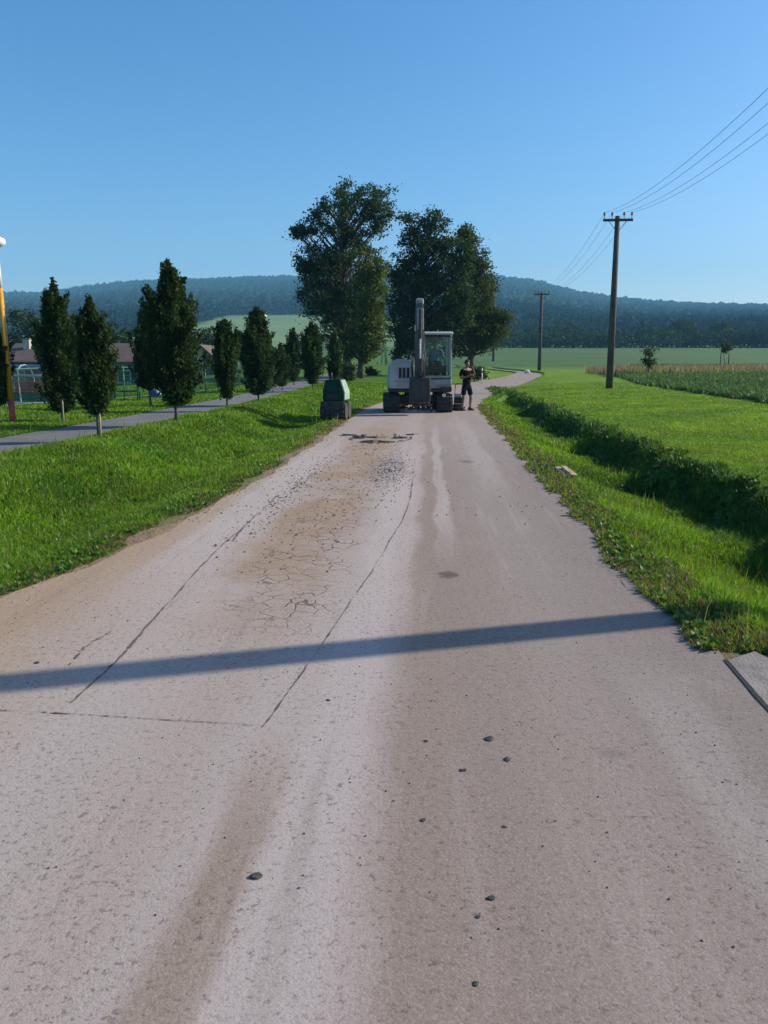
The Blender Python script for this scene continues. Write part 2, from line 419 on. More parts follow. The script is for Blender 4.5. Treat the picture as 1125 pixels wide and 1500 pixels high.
class MB:
    def __init__(s):
        s.v, s.f = [], []
    def add(s, v, f):
        o = len(s.v)
        s.v += [tuple(p) for p in v]
        s.f += [tuple(i + o for i in q) for q in f]
        return s
    def box(s, x0, x1, y0, y1, z0, z1):
        v = [(x, y, z) for z in (z0, z1) for y in (y0, y1) for x in (x0, x1)]
        return s.add(v, [(0, 2, 3, 1), (4, 5, 7, 6), (0, 1, 5, 4), (2, 6, 7, 3), (0, 4, 6, 2), (1, 3, 7, 5)])
    def prism(s, pts, axis, a, b):
        """extrude a 2D outline along an axis ('x','y','z') from a to b"""
        def mk(p, t):
            return {'x': (t, p[0], p[1]), 'y': (p[0], t, p[1]), 'z': (p[0], p[1], t)}[axis]
        n = len(pts)
        v = [mk(p, a) for p in pts] + [mk(p, b) for p in pts]
        f = [tuple(range(n)), tuple(range(2 * n - 1, n - 1, -1))]
        f += [(i, n + i, n + (i + 1) % n, (i + 1) % n) for i in range(n)]
        return s.add(v, f)
    def tube(s, pts, rad, n=8, cap=True):
        pts = [Vector(p) for p in pts]
        if not hasattr(rad, '__len__'):
            rad = [rad] * len(pts)
        v, f = [], []
        up = None
        for i, p in enumerate(pts):
            t = (pts[min(i + 1, len(pts) - 1)] - pts[max(i - 1, 0)]).normalized()
            if up is None:
                up = Vector((0, 0, 1)) if abs(t.z) < 0.9 else Vector((1, 0, 0))
            a = t.cross(up).normalized()
            b = a.cross(t).normalized()
            up = b
            for k in range(n):
                q = 2 * math.pi * k / n
                v.append(p + (a * math.cos(q) + b * math.sin(q)) * rad[i])
        for i in range(len(pts) - 1):
            for k in range(n):
                f.append((i * n + k, i * n + (k + 1) % n, (i + 1) * n + (k + 1) % n, (i + 1) * n + k))
        if cap:
            f.append(tuple(range(n - 1, -1, -1)))
            f.append(tuple((len(pts) - 1) * n + k for k in range(n)))
        return s.add(v, f)
    def lathe(s, prof, c=(0, 0, 0), n=14):
        """profile of (radius, z) around a vertical axis at c"""
        v = [(c[0] + r * math.cos(2 * math.pi * k / n), c[1] + r * math.sin(2 * math.pi * k / n), c[2] + z) for r, z in prof for k in range(n)]
        f = [(i * n + k, i * n + (k + 1) % n, (i + 1) * n + (k + 1) % n, (i + 1) * n + k) for i in range(len(prof) - 1) for k in range(n)]
        f.append(tuple(range(n - 1, -1, -1)))
        f.append(tuple((len(prof) - 1) * n + k for k in range(n)))
        return s.add(v, f)
    def mesh(s, name):
        me = bpy.data.meshes.new(name)
        me.from_pydata(s.v, [], s.f)
        me.update()
        import bmesh
        bm = bmesh.new(); bm.from_mesh(me)
        bmesh.ops.recalc_face_normals(bm, faces=bm.faces)
        bm.to_mesh(me); bm.free()
        return me
    def build(s, name, mat, parent=None, bevel=0.0, smooth=False, loc=None):
        me = s.mesh(name)
        o = link(name, me, parent, mat, loc)
        if smooth:
            for p in me.polygons:
                p.use_smooth = len(p.vertices) == 4
        if bevel:
            m = o.modifiers.new('bevel', 'BEVEL')
            m.width = bevel; m.segments = 2; m.limit_method = 'ANGLE'; m.angle_limit = R(35)
        return o
def rock_mesh(name, size, seed, flat=0.6, jag=0.25, sub=2):
    import bmesh
    bm = bmesh.new()
    bmesh.ops.create_icosphere(bm, subdivisions=sub, radius=1)
    r_ = random.Random(seed)
    ph = [r_.uniform(0, 6.28) for _ in range(6)]
    for v in bm.verts:
        k = 1 + jag * (math.sin(v.co.x * 3 + ph[0]) * math.sin(v.co.y * 2.5 + ph[1]) + 0.6 * math.sin(v.co.z * 4 + ph[2] + v.co.x * 2)) + r_.uniform(-.5, .5) * jag * .5
        v.co = Vector((v.co.x * size[0] * k, v.co.y * size[1] * k, max(-0.35, v.co.z) * size[2] * k))
    me = bpy.data.meshes.new(name)
    bm.to_mesh(me); bm.free()
    return me

# ------------------------------------------------------------------ the lie of the land
def ss(x, a, b):
    t = np.clip((x - a) / (b - a), 0, 1)
    return t * t * (3 - 2 * t)
_ys = np.array([-80, 0, 25, 45, 80, 160, 300, 450, 700, 3000.])
_zs = np.array([0, 0, 0, 0.15, 0.62, 2.4, 6.4, 10., 14., 20.])
_yf = np.linspace(-80, 3000, 6161)
_zf = np.interp(_yf, _ys, _zs)
_k = np.ones(31) / 31
_zf = np.convolve(np.pad(_zf, 15, mode='edge'), _k, mode='valid')
def base_z(y):
    return np.interp(y, _yf, _zf)
# road edges
cl = np.array([(1.29, 28.), (2.2, 34), (4.0, 42), (6.6, 51), (9.4, 60), (11.4, 67), (12.9, 74), (13.4, 80), (11.5, 92), (0, 112)])
from math import hypot
eL, eR = [], []
for yy, xl, xr in ((-8, -3.9, 1.75), (0, -3.5, 1.8), (3, -3.1, 1.85), (4.2, -2.85, 1.85), (5.3, -2.57, 1.84), (6.4, -2.28, 1.87), (8.1, -2.0, 1.98), (9.9, -1.77, 2.10), (12.9, -1.52, 2.29), (17.7, -1.2, 2.57), (23, -.88, 2.9)):
    eL.append((xl, yy)); eR.append((xr, yy))
for i in range(len(cl)):
    t = cl[min(i + 1, len(cl) - 1)] - cl[max(i - 1, 0)]
    t = t / np.linalg.norm(t)
    n = np.array([t[1], -t[0]])
    hw = float(np.interp(cl[i][1], [50, 60, 74, 80, 92], [1.88, 1.6, 1.25, .55, .4]))
    eL.append(tuple(cl[i] - n * hw)); eR.append(tuple(cl[i] + n * hw))
eL, eR = np.array(eL), np.array(eR)
def XL(y): return np.interp(y, eL[:, 1], eL[:, 0])
def XR(y): return np.interp(y, eR[:, 1], eR[:, 0])
def XP(y): return np.interp(y, [-10, 14, 23, 38, 60, 90], [-8.8, -6.85, -6.15, -5.15, -4.4, -4.3])
PW = 0.88
def LIP(y):
    y = np.asarray(y, dtype=float)
    return 3.98 + 0.059 * y + .10 * np.sin(y * 1.9) * np.sin(y * .53 + 1) + .07 * np.sin(y * 3.7 + 2)
# skyline of the wooded hills (photo x, photo y)
skx = np.array([-700, -300, 0, 60, 130, 200, 330, 430, 600, 700, 740, 790, 840, 900, 1000, 1125, 1500, 2000.])
sky_ = np.array([450, 440, 431, 431, 421, 414, 409, 407, 404, 404, 408, 414, 428, 438, 446, 449, 456, 462.])
def ridge_z(az):
    u = np.clip(np.tan(np.clip(az, -1.2, 1.2)) * 1.034, -1.2, 1.2)
    py = np.interp(562.5 + u * F, skx, sky_)
    v = (750 - py) / F
    el = (-SP + v * CP) / np.sqrt(u * u + (CP + v * SP) ** 2)
    return el * 2400 + CAMH - 22
def H(x, y, raw=False):
    x = np.asarray(x, dtype=float); y = np.asarray(y, dtype=float)
    z = base_z(y)
    near = 1 - ss(y, 55, 80)
    xl, xr = XL(y), XR(y)
    # right: verge, ditch, bank, lawn
    D = 1 - ss(y, 30, 50)
    lip = LIP(y); bot = lip - 0.70 - .13 * np.sin(y * 1.1)
    D = D * (.74 + .12 * np.sin(y * 1.7 + .5) * np.sin(y * .6))
    s = x
    zr = np.where(s < xr + .5, -0.04 * np.clip((s - xr) / .5, 0, 1),
         np.where(s < bot - .25, -0.04 - 0.48 * ss(s, xr + .2, bot - .1),
         np.where(s < bot, -0.52 - 0.03 * (s - bot + .25) / .25,
         np.where(s < lip, -0.55 + 0.63 * ss(s, bot, lip), 0.08))))
    right = np.where(x > xr, zr * D + (1 - D) * 0.12 * ss(x, xr, xr + 2.5), 0)
    right = right + np.where(x > lip, 0.10 * ss(x, lip, lip + 6), 0)
    # left: verge, shallow ditch, bank, path
    t = xl - x
    zl = np.where(t < 1.5, -0.24 * ss(t, 0.3, 1.5), -0.24 + 0.46 * ss(t, 1.7, 3.4))
    xp = XP(y)
    zl = np.where(x < xp + PW + .6, zl + (0.10 - zl) * ss(xp + PW + .6 - x, 0, .6), zl)
    left = np.where(t > 0, zl * near + (1 - near) * -0.1, 0)
    # hollow and lip shaped to make a patch of shade in the left ditch
    hx, hy = x + 3.25, y - 16.4
    left = left - 0.42 * np.exp(-(hx / 0.42) ** 2 - (hy / 0.75) ** 2)
    left = left + 0.10 * np.exp(-((hx - .62) / 0.3) ** 2 - (hy / 0.9) ** 2)
    # ground falls away towards the sports ground and houses
    left = left - 2.3 * ss(-x - 0.0 * y, 12, 34) * (1 - ss(y, 150, 320)) * ss(y, 5, 40)
    z = z + right * near + left + np.where(x > xr, (1 - near) * 0.15, 0)
    # soft unevenness off the roads
    und = 0.035 * np.sin(x * 1.3 + y * .7) * np.sin(y * .9 - x * .4) + 0.02 * np.sin(x * 3.1 + 1) * np.sin(y * 2.7)
    off = ss(xl - x, .2, 1.2) * (1 - ss(np.abs(x - xp), PW, PW + .4) * 0) + ss(x - xr, .2, 1.2)
    onp = np.abs(x - xp) < PW + .5
    z = z + und * np.where(onp, 0, off) * near
    # hills
    r = np.hypot(x, y)
    az = np.arctan2(x, np.maximum(y, 1e-3))
    tt = np.clip((r - 420) / (2400 - 420), 0, 1.15)
    z = z + np.where(y > 100, ridge_z(az) * np.minimum(tt, 1) ** 1.22 - np.maximum(tt - 1, 0) * 400, 0) * ss(y, 150, 500)
    if not raw:
        on_road = (x > xl + .06) & (x < xr - .06) & (y < 120)
        z = z - np.where(on_road, 0.05, 0)
        z = z - np.where((np.abs(x - xp) < PW - .05) & (y < 88), 0.03, 0)
    return z
def h1(x, y): return float(H(np.array([x]), np.array([y]), True)[0])

def vnoise(x, y, s, seed=0):
    """cheap smooth value noise in 0..1"""
    x = np.asarray(x) * s + seed * 17.3; y = np.asarray(y) * s + seed * 9.1
    xi, yi = np.floor(x).astype(np.int64), np.floor(y).astype(np.int64)
    fx, fy = x - xi, y - yi
    fx = fx * fx * (3 - 2 * fx); fy = fy * fy * (3 - 2 * fy)
    def hsh(a, b):
        h = (a * 374761393 + b * 668265263 + seed * 974711) & 0x7fffffff
        h = ((h ^ (h >> 13)) * 1274126177) & 0x7fffffff
        return (h & 0xffff) / 65535.0
    return (hsh(xi, yi) * (1 - fx) + hsh(xi + 1, yi) * fx) * (1 - fy) + (hsh(xi, yi + 1) * (1 - fx) + hsh(xi + 1, yi + 1) * fx) * fy

def crop_edge(y): return np.interp(y, [0, 27, 45, 62, 75, 400], [12.0, 13.0, 14.0, 17.0, 22.0, 120.0])
def forest_from(az):
    """distance from the camera at which the wood begins"""
    u = np.tan(np.clip(az, -1.2, 1.2)) * 1.03
    px = 562.5 + u * F
    return np.interp(px, [-600, 100, 260, 330, 470, 560, 700, 760, 900, 2000], [560, 570, 580, 860, 880, 760, 600, 590, 570, 570])

# ground sheet
def axis_pts(parts):
    out = []
    for a, b, n in parts:
        out += list(np.linspace(a, b, n, endpoint=False))
    out.append(parts[-1][1])
    return np.array(out)
gx = axis_pts([(-2600, -300, 46), (-300, -60, 40), (-60, -16, 60), (-16, 16, 230), (16, 60, 60), (60, 300, 40), (300, 2600, 46)])
gy = axis_pts([(-60, -6, 12), (-6, 34, 220), (34, 90, 140), (90, 320, 60), (320, 2700, 60)])
GX, GY = np.meshgrid(gx, gy)
GZ = H(GX, GY)
nx, ny = len(gx), len(gy)
idx = np.arange(nx * ny).reshape(ny, nx)
quads = np.stack([idx[:-1, :-1], idx[:-1, 1:], idx[1:, 1:], idx[1:, :-1]], -1).reshape(-1, 4)
# colour of what grows or lies there
x_, y_ = GX.ravel(), GY.ravel()
C_grass = np.array([0.075, 0.150, 0.018])
C_lawn = np.array([0.130, 0.225, 0.018])
C_crop = np.array([0.045, 0.105, 0.040])
C_far = np.array([0.075, 0.140, 0.050])
C_dirt = np.array([0.245, 0.175, 0.115])
C_forest = np.array([0.010, 0.022, 0.010])
C_meadow = np.array([0.15, 0.23, 0.085])
col = np.tile(C_grass, (len(x_), 1))
def blend(mask, c):
    global col
    mask = np.clip(mask, 0, 1)[:, None]
    col = col * (1 - mask) + c * mask
blend(ss(x_ - LIP(y_), -.1, .3) * ss(y_, -10, 0), C_lawn)
blend(ss(x_ - XR(y_), 0.5, 2) * ss(y_, 32, 42), C_lawn)
blend(ss(x_ - crop_edge(y_), -.3, .3), C_crop)
blend(ss(y_, 78, 95) * ss(x_ - XR(y_), -4, 4), C_far)
blend(ss(y_, 120, 200), C_far)
rr = np.hypot(x_, y_); azz = np.arctan2(x_, np.maximum(y_, 1e-3))
blend(ss(rr, 330, 420) * (y_ > 0), C_meadow)
blend(ss(rr - forest_from(azz), -25, 15) * (y_ > 0), C_forest)
dl = XL(y_) - x_
edge = (vnoise(x_, y_, 1.7, 3) - .5) * .5
blend((1 - ss(dl + edge, 0.12, 0.45)) * (dl > -1) * (y_ < 60), C_dirt)
dr = x_ - XR(y_)
blend((1 - ss(dr + edge, 0.0, 0.3)) * (dr > -1) * (y_ < 60) * .8, C_dirt * .8)
me = np_mesh('meadow_ground', np.stack([GX, GY, GZ], -1), quads, col, smooth=True)
ground = link('meadow_ground', me, mat=M['terrain'])
tag(ground, 'green meadow ground reaching to the wooded hills', kind='structure')

# road sheet
def strip(name, Ls, Rs, mat, zoff, nseg=8, kind='structure', skirt=0.0):
    V, Q = [], []
    for (a, b) in zip(Ls, Rs):
        for k in range(nseg + 1):
            p = np.array(a) + (np.array(b) - np.array(a)) * k / nseg
            V.append((p[0], p[1], zoff(p[0], p[1])))
    m = nseg + 1
    for i in range(len(Ls) - 1):
        for k in range(nseg):
            Q.append((i * m + k, i * m + k + 1, (i + 1) * m + k + 1, (i + 1) * m + k))
    return link(name, np_mesh(name, V, Q, smooth=True), mat=mat)
def resample(P, n):
    P = np.array(P)
    d = np.concatenate([[0], np.cumsum(np.hypot(*np.diff(P, axis=0).T))])
    t = np.linspace(0, d[-1], n)
    return np.stack([np.interp(t, d, P[:, 0]), np.interp(t, d, P[:, 1])], 1)
yn = np.concatenate([np.linspace(-8, 23, 90)])
Ls = [(float(XL(v)) - .05 - .07 * math.sin(v * 3.1) * math.sin(v * 1.7 + 1), v) for v in yn] + [tuple(p) for p in resample(eL[11:], 60)]
Rs = [(float(XR(v)) + .05 + .05 * math.sin(v * 2.7) * math.sin(v * 4.7 + 1), v) for v in yn] + [tuple(p) for p in resample(eR[11:], 60)]
road = strip('road', Ls, Rs, M['road'], lambda x, y: float(base_z(y)) + 0.004, 10)
tag(road, 'dusty worn asphalt lane running towards the excavator', kind='structure')
yn = np.linspace(-6, 86, 160)
path = strip('footpath', [(float(XP(v)) - PW, v) for v in yn], [(float(XP(v)) + PW, v) for v in yn], M['path'],
             lambda x, y: h1(x, y) + 0.02, 4)
tag(path, 'grey asphalt footpath between the young trees', kind='structure')

# saw cuts and cracks: parts of the road, each its own strip a little above it
def crack_strip(name, pix, width, seed, wob=0.012, n=260, mat='crack', gaps=0.0):
    r_ = np.random.default_rng(seed)
    P = resample([tuple(gp(*p, 0.0))[:2] for p in pix], n)
    def wander(step):
        k = max(4, n // step)
        return np.interp(np.arange(n), np.linspace(0, n - 1, k), r_.normal(0, 1, k))
    off = (wander(40) * .6 + wander(9) * .3 + wander(3) * .15) * wob
    wd = width * np.clip(.55 + .35 * wander(14) + .3 * wander(2), .12, 1.8)
    wd = wd * np.where(wander(12) < gaps * 2 - 1.6, .05, 1)
    V, Q = [], []
    for i, p in enumerate(P):
        t = P[min(i + 1, n - 1)] - P[max(i - 1, 0)]
        t /= np.linalg.norm(t)
        nn = np.array([-t[1], t[0]])
        c = p + nn * off[i]
        for s_ in (-.5, .5):
            q = c + nn * wd[i] * s_
            V.append((q[0], q[1], float(base_z(q[1])) + 0.0075))
    for i in range(n - 1):
        Q.append((2 * i, 2 * i + 1, 2 * i + 3, 2 * i + 2))
    return link(name, np_mesh(name, V, Q), road, M[mat])
crack_strip('saw_cut', [(0, 1042), (150, 1050), (388, 1065)], 0.009, 1, .003)
crack_strip('saw_cut', [(386, 1068), (420, 1018), (465, 955), (520, 873), (560, 812), (590, 765), (602, 728), (606, 690)], 0.010, 2, .008, 420)
crack_strip('saw_cut', [(108, 1031), (150, 988), (200, 935), (250, 882), (290, 835), (330, 795), (372, 758), (410, 725)], 0.015, 3, .010, 420)
crack_strip('crack', [(100, 975), (140, 940), (165, 920)], 0.010, 4, .02, gaps=.6)
crack_strip('crack', [(290, 838), (330, 800), (368, 765), (405, 735)], 0.022, 5, .045, 300, gaps=.75)
crack_strip('crack', [(830, 818), (850, 822), (880, 828), (905, 845), (920, 862)], 0.008, 7, .012, gaps=.6)

# ------------------------------------------------------------------ growing things
def blades(name, pts, hgt, wid, colr, mat, lean=.5, label=None, cat='grass', two=True):
    """one mesh of bent blades: pts (n,3)"""
    n = len(pts)
    a = rng.uniform(0, 2 * np.pi, n)
    la = rng.uniform(0, 2 * np.pi, n)
    ln = rng.uniform(.1, 1, n) * lean
    side = np.stack([np.cos(a), np.sin(a), np.zeros(n)], 1) * (wid / 2)[:, None]
    top = pts + np.stack([np.cos(la) * ln * hgt, np.sin(la) * ln * hgt, hgt * np.sqrt(np.maximum(.15, 1 - ln * ln * .6))], 1)
    mid = pts + np.stack([np.cos(la) * ln * hgt * .3, np.sin(la) * ln * hgt * .3, hgt * .58], 1)
    V = np.stack([pts - side, pts + side, mid + side * .8, mid - side * .8, top], 1).reshape(-1, 3)
    b = np.arange(n) * 5
    T = np.concatenate([np.stack([b, b + 1, b + 2], 1), np.stack([b, b + 2, b + 3], 1), np.stack([b + 3, b + 2, b + 4], 1)])
    C = np.repeat(colr, 5, axis=0)
    o = link(name, np_mesh(name, V, T, C), mat=mat)
    tag(o, label, cat, kind='stuff')
    return o

NP = 1150000
yy = 2.6 * np.exp(rng.random(NP) * math.log(48 / 2.6))
xx = rng.uniform(-1, 1, NP) * (yy * .60 + 1.2)
xl, xr, xp, lip = XL(yy), XR(yy), XP(yy), LIP(yy)
en = (vnoise(xx, yy, 2.1, 5) - .5)
en2 = vnoise(xx, yy, .8, 8)
SLAB = (xx < 2.2) & (xx > 1.7) & (yy < 4.38)
onpath = np.abs(xx - xp) < PW - .02
leftz = (xx < xl - .10 - .45 * np.clip(en + .15, 0, 1)) & ~onpath
rightz = (xx > xr - .02 + .22 * (en)) & (xx < lip - .55) & ~SLAB
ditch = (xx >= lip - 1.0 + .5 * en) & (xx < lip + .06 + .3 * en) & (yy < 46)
lawn = (xx >= lip + .05) & (xx < crop_edge(yy))
crop = (xx >= crop_edge(yy))
def grass_cols(n, base, var=.25, dry=.04):
    b = np.array(base)[None] * rng.uniform(1 - var, 1 + var, (n, 1)) * np.stack([rng.uniform(.8, 1.3, n), np.ones(n), rng.uniform(.7, 1.2, n)], 1)
    d = rng.random(n) < dry
    b[d] = np.array([.26, .21, .09]) * rng.uniform(.7, 1.2, (d.sum(), 1))
    return b
def make_zone(name, mask, keep, hmin, hmax, wk, base, lean, label, dry=.04, cat='grass', patch=.5, edgefun=None):
    m = mask & (rng.random(NP) < keep)
    x, y = xx[m], yy[m]
    n = len(x)
    pn = vnoise(x, y, 1.1, 11) * .6 + vnoise(x, y, 3.3, 12) * .4
    hh = rng.uniform(hmin, hmax, n) * (1 - patch / 2 + patch * pn)
    if edgefun is not None:
        hh = hh * edgefun(x, y)
    ww = np.maximum(wk, .00125 * y) * rng.uniform(.7, 1.4, n)
    pts = np.stack([x, y, H(x, y, True) - .008], 1)
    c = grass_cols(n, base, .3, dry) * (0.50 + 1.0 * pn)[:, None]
    # clover and weed patches differ in hue
    wp = vnoise(x, y, .55, 21)
    c = c * np.where((wp > .66)[:, None], np.array([.72, .86, 1.1]), np.array([1., 1., 1.]))
    # dusty, withered fringe along the lane
    fr = np.where(x < 0, XL(y) - x, x - XR(y)) + (vnoise(x, y, 3.1, 31) - .5) * .4
    dryf = (fr < .38) & (rng.random(n) < .62) & (y < 30)
    c[dryf] = np.array([.20, .15, .085]) * rng.uniform(.5, 1.2, (dryf.sum(), 1))
    return blades(name, pts, hh, ww, c, M['grass'], lean, label, cat)
make_zone('verge_grass', leftz, 1.0, .04, .105, .005, (.130, .245, .016), 1.0, 'lush green grass on the bank left of the lane', .03,
          edgefun=lambda x, y: .45 + .55 * ss(XL(y) - x, .1, .8))
make_zone('verge_grass', rightz, 1.0, .05, .12, .005, (.135, .250, .016), .95, 'bright green grass between the lane and the ditch', .04,
          edgefun=lambda x, y: .5 + .5 * ss(x - XR(y), .05, .6))
make_zone('ditch_weeds', ditch, .8, .03, .14, .006, (.062, .130, .018), .9, 'weeds along the ditch bank with shade painted into their colour', .05, 'weeds', 1.7)  # green darkened for the shade on the bank
make_zone('lawn_grass', lawn, .75, .02, .04, .006, (.150, .255, .018), .8, 'short mown grass right of the ditch', .10)
make_zone('field_crop', crop, 1.0, .14, .34, .006, (.060, .125, .050), 1.0, 'low bluish green crop field beside the mown grass', .02, 'crop', .9)
# broad-leaved weeds scattered in the verges (low rosettes)
def weeds(name, mask, cnt, smin, smax, base, label, hk=1.0):
    ids = np.nonzero(mask)[0]
    ids = rng.choice(ids, cnt, replace=False)
    V, C = [], []
    for i in ids:
        x, y = xx[i], yy[i]
        z = h1(x, y)
        s = rng.uniform(smin, smax)
        k = rng.integers(9, 18)
        c0 = np.array(base) * rng.uniform(.7, 1.35)
        for j in range(k):
            a = rng.uniform(0, 6.28); el = rng.uniform(.15, 1.25)
            d = np.array([math.cos(a) * math.cos(el), math.sin(a) * math.cos(el), math.sin(el) * hk])
            sd_ = np.array([-math.sin(a), math.cos(a), 0]) * s * .22
            p0 = np.array([x, y, z]) + d * s * rng.uniform(.05, .5)
            p1 = p0 + d * s * .6
            V.append([p0, p0 + d * s * .3 + sd_, p1, p0 + d * s * .3 - sd_])
            C += [c0 * rng.uniform(.8, 1.2)] * 4
    V = np.array(V).reshape(-1, 3)
    o = link(name, np_mesh(name, V, np.arange(len(V)).reshape(-1, 4), np.array(C)), mat=M['grass'])
    tag(o, label, 'weeds', kind='stuff')
weeds('broadleaf_weeds', leftz & (yy < 16), 3200, .03, .075, (.090, .190, .025), 'low broad-leaved weeds among the left bank grass')
weeds('broadleaf_weeds', rightz & (yy < 16), 2600, .03, .085, (.085, .155, .040), 'broad-leaved weeds fringing the right edge of the lane')
weeds('broadleaf_weeds', ditch & (yy < 34), 2400, .035, .10, (.050, .110, .020), 'leafy ditch weeds with shade painted into their colour', 1.0)  # leaf colour darkened for the ditch shade
# strip of tall dry grass beyond the crop and near-horizon field growth
n = 130000
yd = rng.uniform(58, 92, n)
xd = rng.uniform(0, 1, n) * 75 + np.interp(yd, [58, 84], [16.5, 17.5])
keep = np.abs(yd - (66 + (xd - 16) * .22 + 2.0 * np.sin(xd * .2))) < 6.5 * rng.uniform(.5, 1, n)
xd, yd = xd[keep], yd[keep]
pts = np.stack([xd, yd, H(xd, yd, True)], 1)
cc = np.array([.235, .185, .145])[None] * rng.uniform(.6, 1.3, (len(xd), 1)) * np.stack([np.ones(len(xd)), rng.uniform(.85, 1.15, len(xd)), np.ones(len(xd))], 1)
blades('dry_grass', pts, rng.uniform(.35, .85, len(xd)), np.full(len(xd), .045), cc, M['grass'], .4, 'strip of tall reddish dry grass behind the crop')
n = 70000
yd = 46 * np.exp(rng.random(n) * math.log(95 / 46))
xd = rng.uniform(0, 1, n) * (yd * .62) + 0
keep = (xd > crop_edge(yd)) & (np.abs(yd - (66 + (xd - 16) * .22)) > 4)
xd, yd = xd[keep], yd[keep]
pts = np.stack([xd, yd, H(xd, yd, True)], 1)
blades('field_crop', pts, rng.uniform(.2, .42, len(xd)), .0011 * yd, grass_cols(len(xd), (.060, .135, .055), .3, .03), M['grass'], .5, 'far part of the green crop field around the dry grass', 'crop')

st_m = (leftz | rightz) & (yy < 26) & (rng.random(NP) < .010) & (vnoise(xx, yy, .9, 41) > .45)
xs_, ys_ = xx[st_m], yy[st_m]
blades('seed_stalks', np.stack([xs_, ys_, H(xs_, ys_, True)], 1), rng.uniform(.10, .26, len(xs_)), np.maximum(.003, .0009 * ys_),
       np.array([.20, .22, .06])[None] * rng.uniform(.6, 1.3, (len(xs_), 1)), M['grass'], .45, 'pale thin seed stalks standing out of the verge grass')

def leaves(name, cen, size, cols, mat, parent, up=.0, stretch=1.0):
    n = len(cen)
    nrm = rng.normal(size=(n, 3)); nrm[:, 2] += up
    nrm /= np.linalg.norm(nrm, axis=1)[:, None]
    a = rng.normal(size=(n, 3)); a[:, 2] *= stretch
    a -= nrm * (a * nrm).sum(1)[:, None]
    a /= np.linalg.norm(a, axis=1)[:, None]
    b = np.cross(nrm, a)
    s = size[:, None]
    V = np.stack([cen - a * s * .6, cen + b * s * .36 + a * s * .05, cen + a * s * .6, cen - b * s * .36 + a * s * .05], 1).reshape(-1, 3)
    return link(name, np_mesh(name, V, np.arange(4 * n).reshape(-1, 4), np.repeat(cols, 4, axis=0)), parent, mat)

def columnar_tree(px, base_py, top_py, wpx, bottom_py, label, Y=None, n=15000, seed=0, group='young columnar trees along the footpath', green=(.030, .060, .014)):
    if Y is None:
        Y = gp(px, base_py, 0.08).y
    X = at(px, base_py, Y).x
    z0 = h1(X, Y)
    h = at(px, top_py, Y).z - z0
    zb = max(.25, at(px, bottom_py, Y).z - z0)
    rmax = wpx / 2 / F * Y * 1.02
    root = empty('columnar_tree', (X, Y, z0))
    tag(root, label, 'tree', group)
    r_ = np.random.default_rng(100 + seed)
    # trunk and upright limbs
    mb = MB()
    zt = [0, zb * .6, zb, zb + (h - zb) * .45, zb + (h - zb) * .9]
    mb.tube([(r_.normal(0, .012), r_.normal(0, .012), z - (.05 if z == 0 else 0)) for z in zt], [.058 * h / 4, .047 * h / 4, .042 * h / 4, .03 * h / 4, .008], 8)
    tr = mb.build('trunk', M['bark_pale'], root, smooth=True)
    # crown: steep ragged shoots from the stem, leaves strung along them
    P, S, Cc = [], [], []
    lim = MB()
    g = np.array(green)
    pa, pb = r_.uniform(.55, .95), r_.uniform(.75, 1.15)
    tm = pa / (pa + pb)
    pk = tm ** pa * (1 - tm) ** pb
    prof = lambda t: np.clip(t, .002, 1) ** pa * np.clip(1 - t, 0, 1) ** pb / pk
    ns = int(95 * (1 if n > 8000 else .7))
    bias = r_.uniform(0, 6.28)
    for k in range(ns):
        a = r_.uniform(0, 6.28)
        tip = r_.beta(1.5, 1.15) * .93 + .05
        if k < 7:
            tip = r_.uniform(.90, 1.02)
        t0 = max(0.0, tip - r_.uniform(.18, .42))
        tc = (t0 + tip) / 2
        bulge = 1 + .16 * math.cos(a - bias) * math.sin(tc * 5 + k % 3)
        rt = rmax * max(.03, float(prof(tip * .92))) * r_.uniform(.45, 1.22) * bulge
        if k < 7:
            rt = rmax * r_.uniform(.02, .16)
        m = int(n * 1.15 / ns * r_.uniform(.6, 1.4))
        tt = r_.random(m) ** .8
        bend = tt ** .7
        zz = zb + (t0 + (tip - t0) * tt) * (h - zb)
        spread = rmax * .125 * (1.15 - tt) + .012
        P.append(np.stack([np.cos(a) * rt * bend + r_.normal(0, 1, m) * spread, np.sin(a) * rt * bend + r_.normal(0, 1, m) * spread, zz + r_.normal(0, .03, m)], 1))
        S.append(r_.uniform(.038, .08, m) * (h / 4) ** .4 * (Y / 18) ** .4)
        Cc.append(g[None] * r_.uniform(.6, 1.45) * r_.uniform(.75, 1.3, (m, 1)) * np.stack([r_.uniform(.85, 1.3, m), np.ones(m), np.ones(m)], 1))
        if k % 2 == 0:
            lim.tube([(0, 0, zb + t0 * (h - zb) - .06), (math.cos(a) * rt * .6, math.sin(a) * rt * .6, zb + (t0 + (tip - t0) * .45) * (h - zb)),
                      (math.cos(a) * rt, math.sin(a) * rt, zb + min(1, tip) * (h - zb))], [.013, .009, .003], 5, False)
    m = int(n * .55)                       # leaves inside
    t = r_.beta(1.3, 1.9, m)
    a = r_.uniform(0, 6.28, m); q = np.sqrt(r_.random(m)) * .72 * rmax * prof(t)
    P.append(np.stack([np.cos(a) * q, np.sin(a) * q, zb + t * (h - zb)], 1)); S.append(r_.uniform(.04, .08, m) * (Y / 18) ** .4)
    Cc.append(g[None] * r_.uniform(.6, 1.2, (m, 1)) * np.ones((m, 3)))
    lim.build('limbs', M['bark'], tr)
    leaves('crown', np.concatenate(P), np.concatenate(S), np.concatenate(Cc), M['leaf'], root, up=.2, stretch=1.6)
    return root

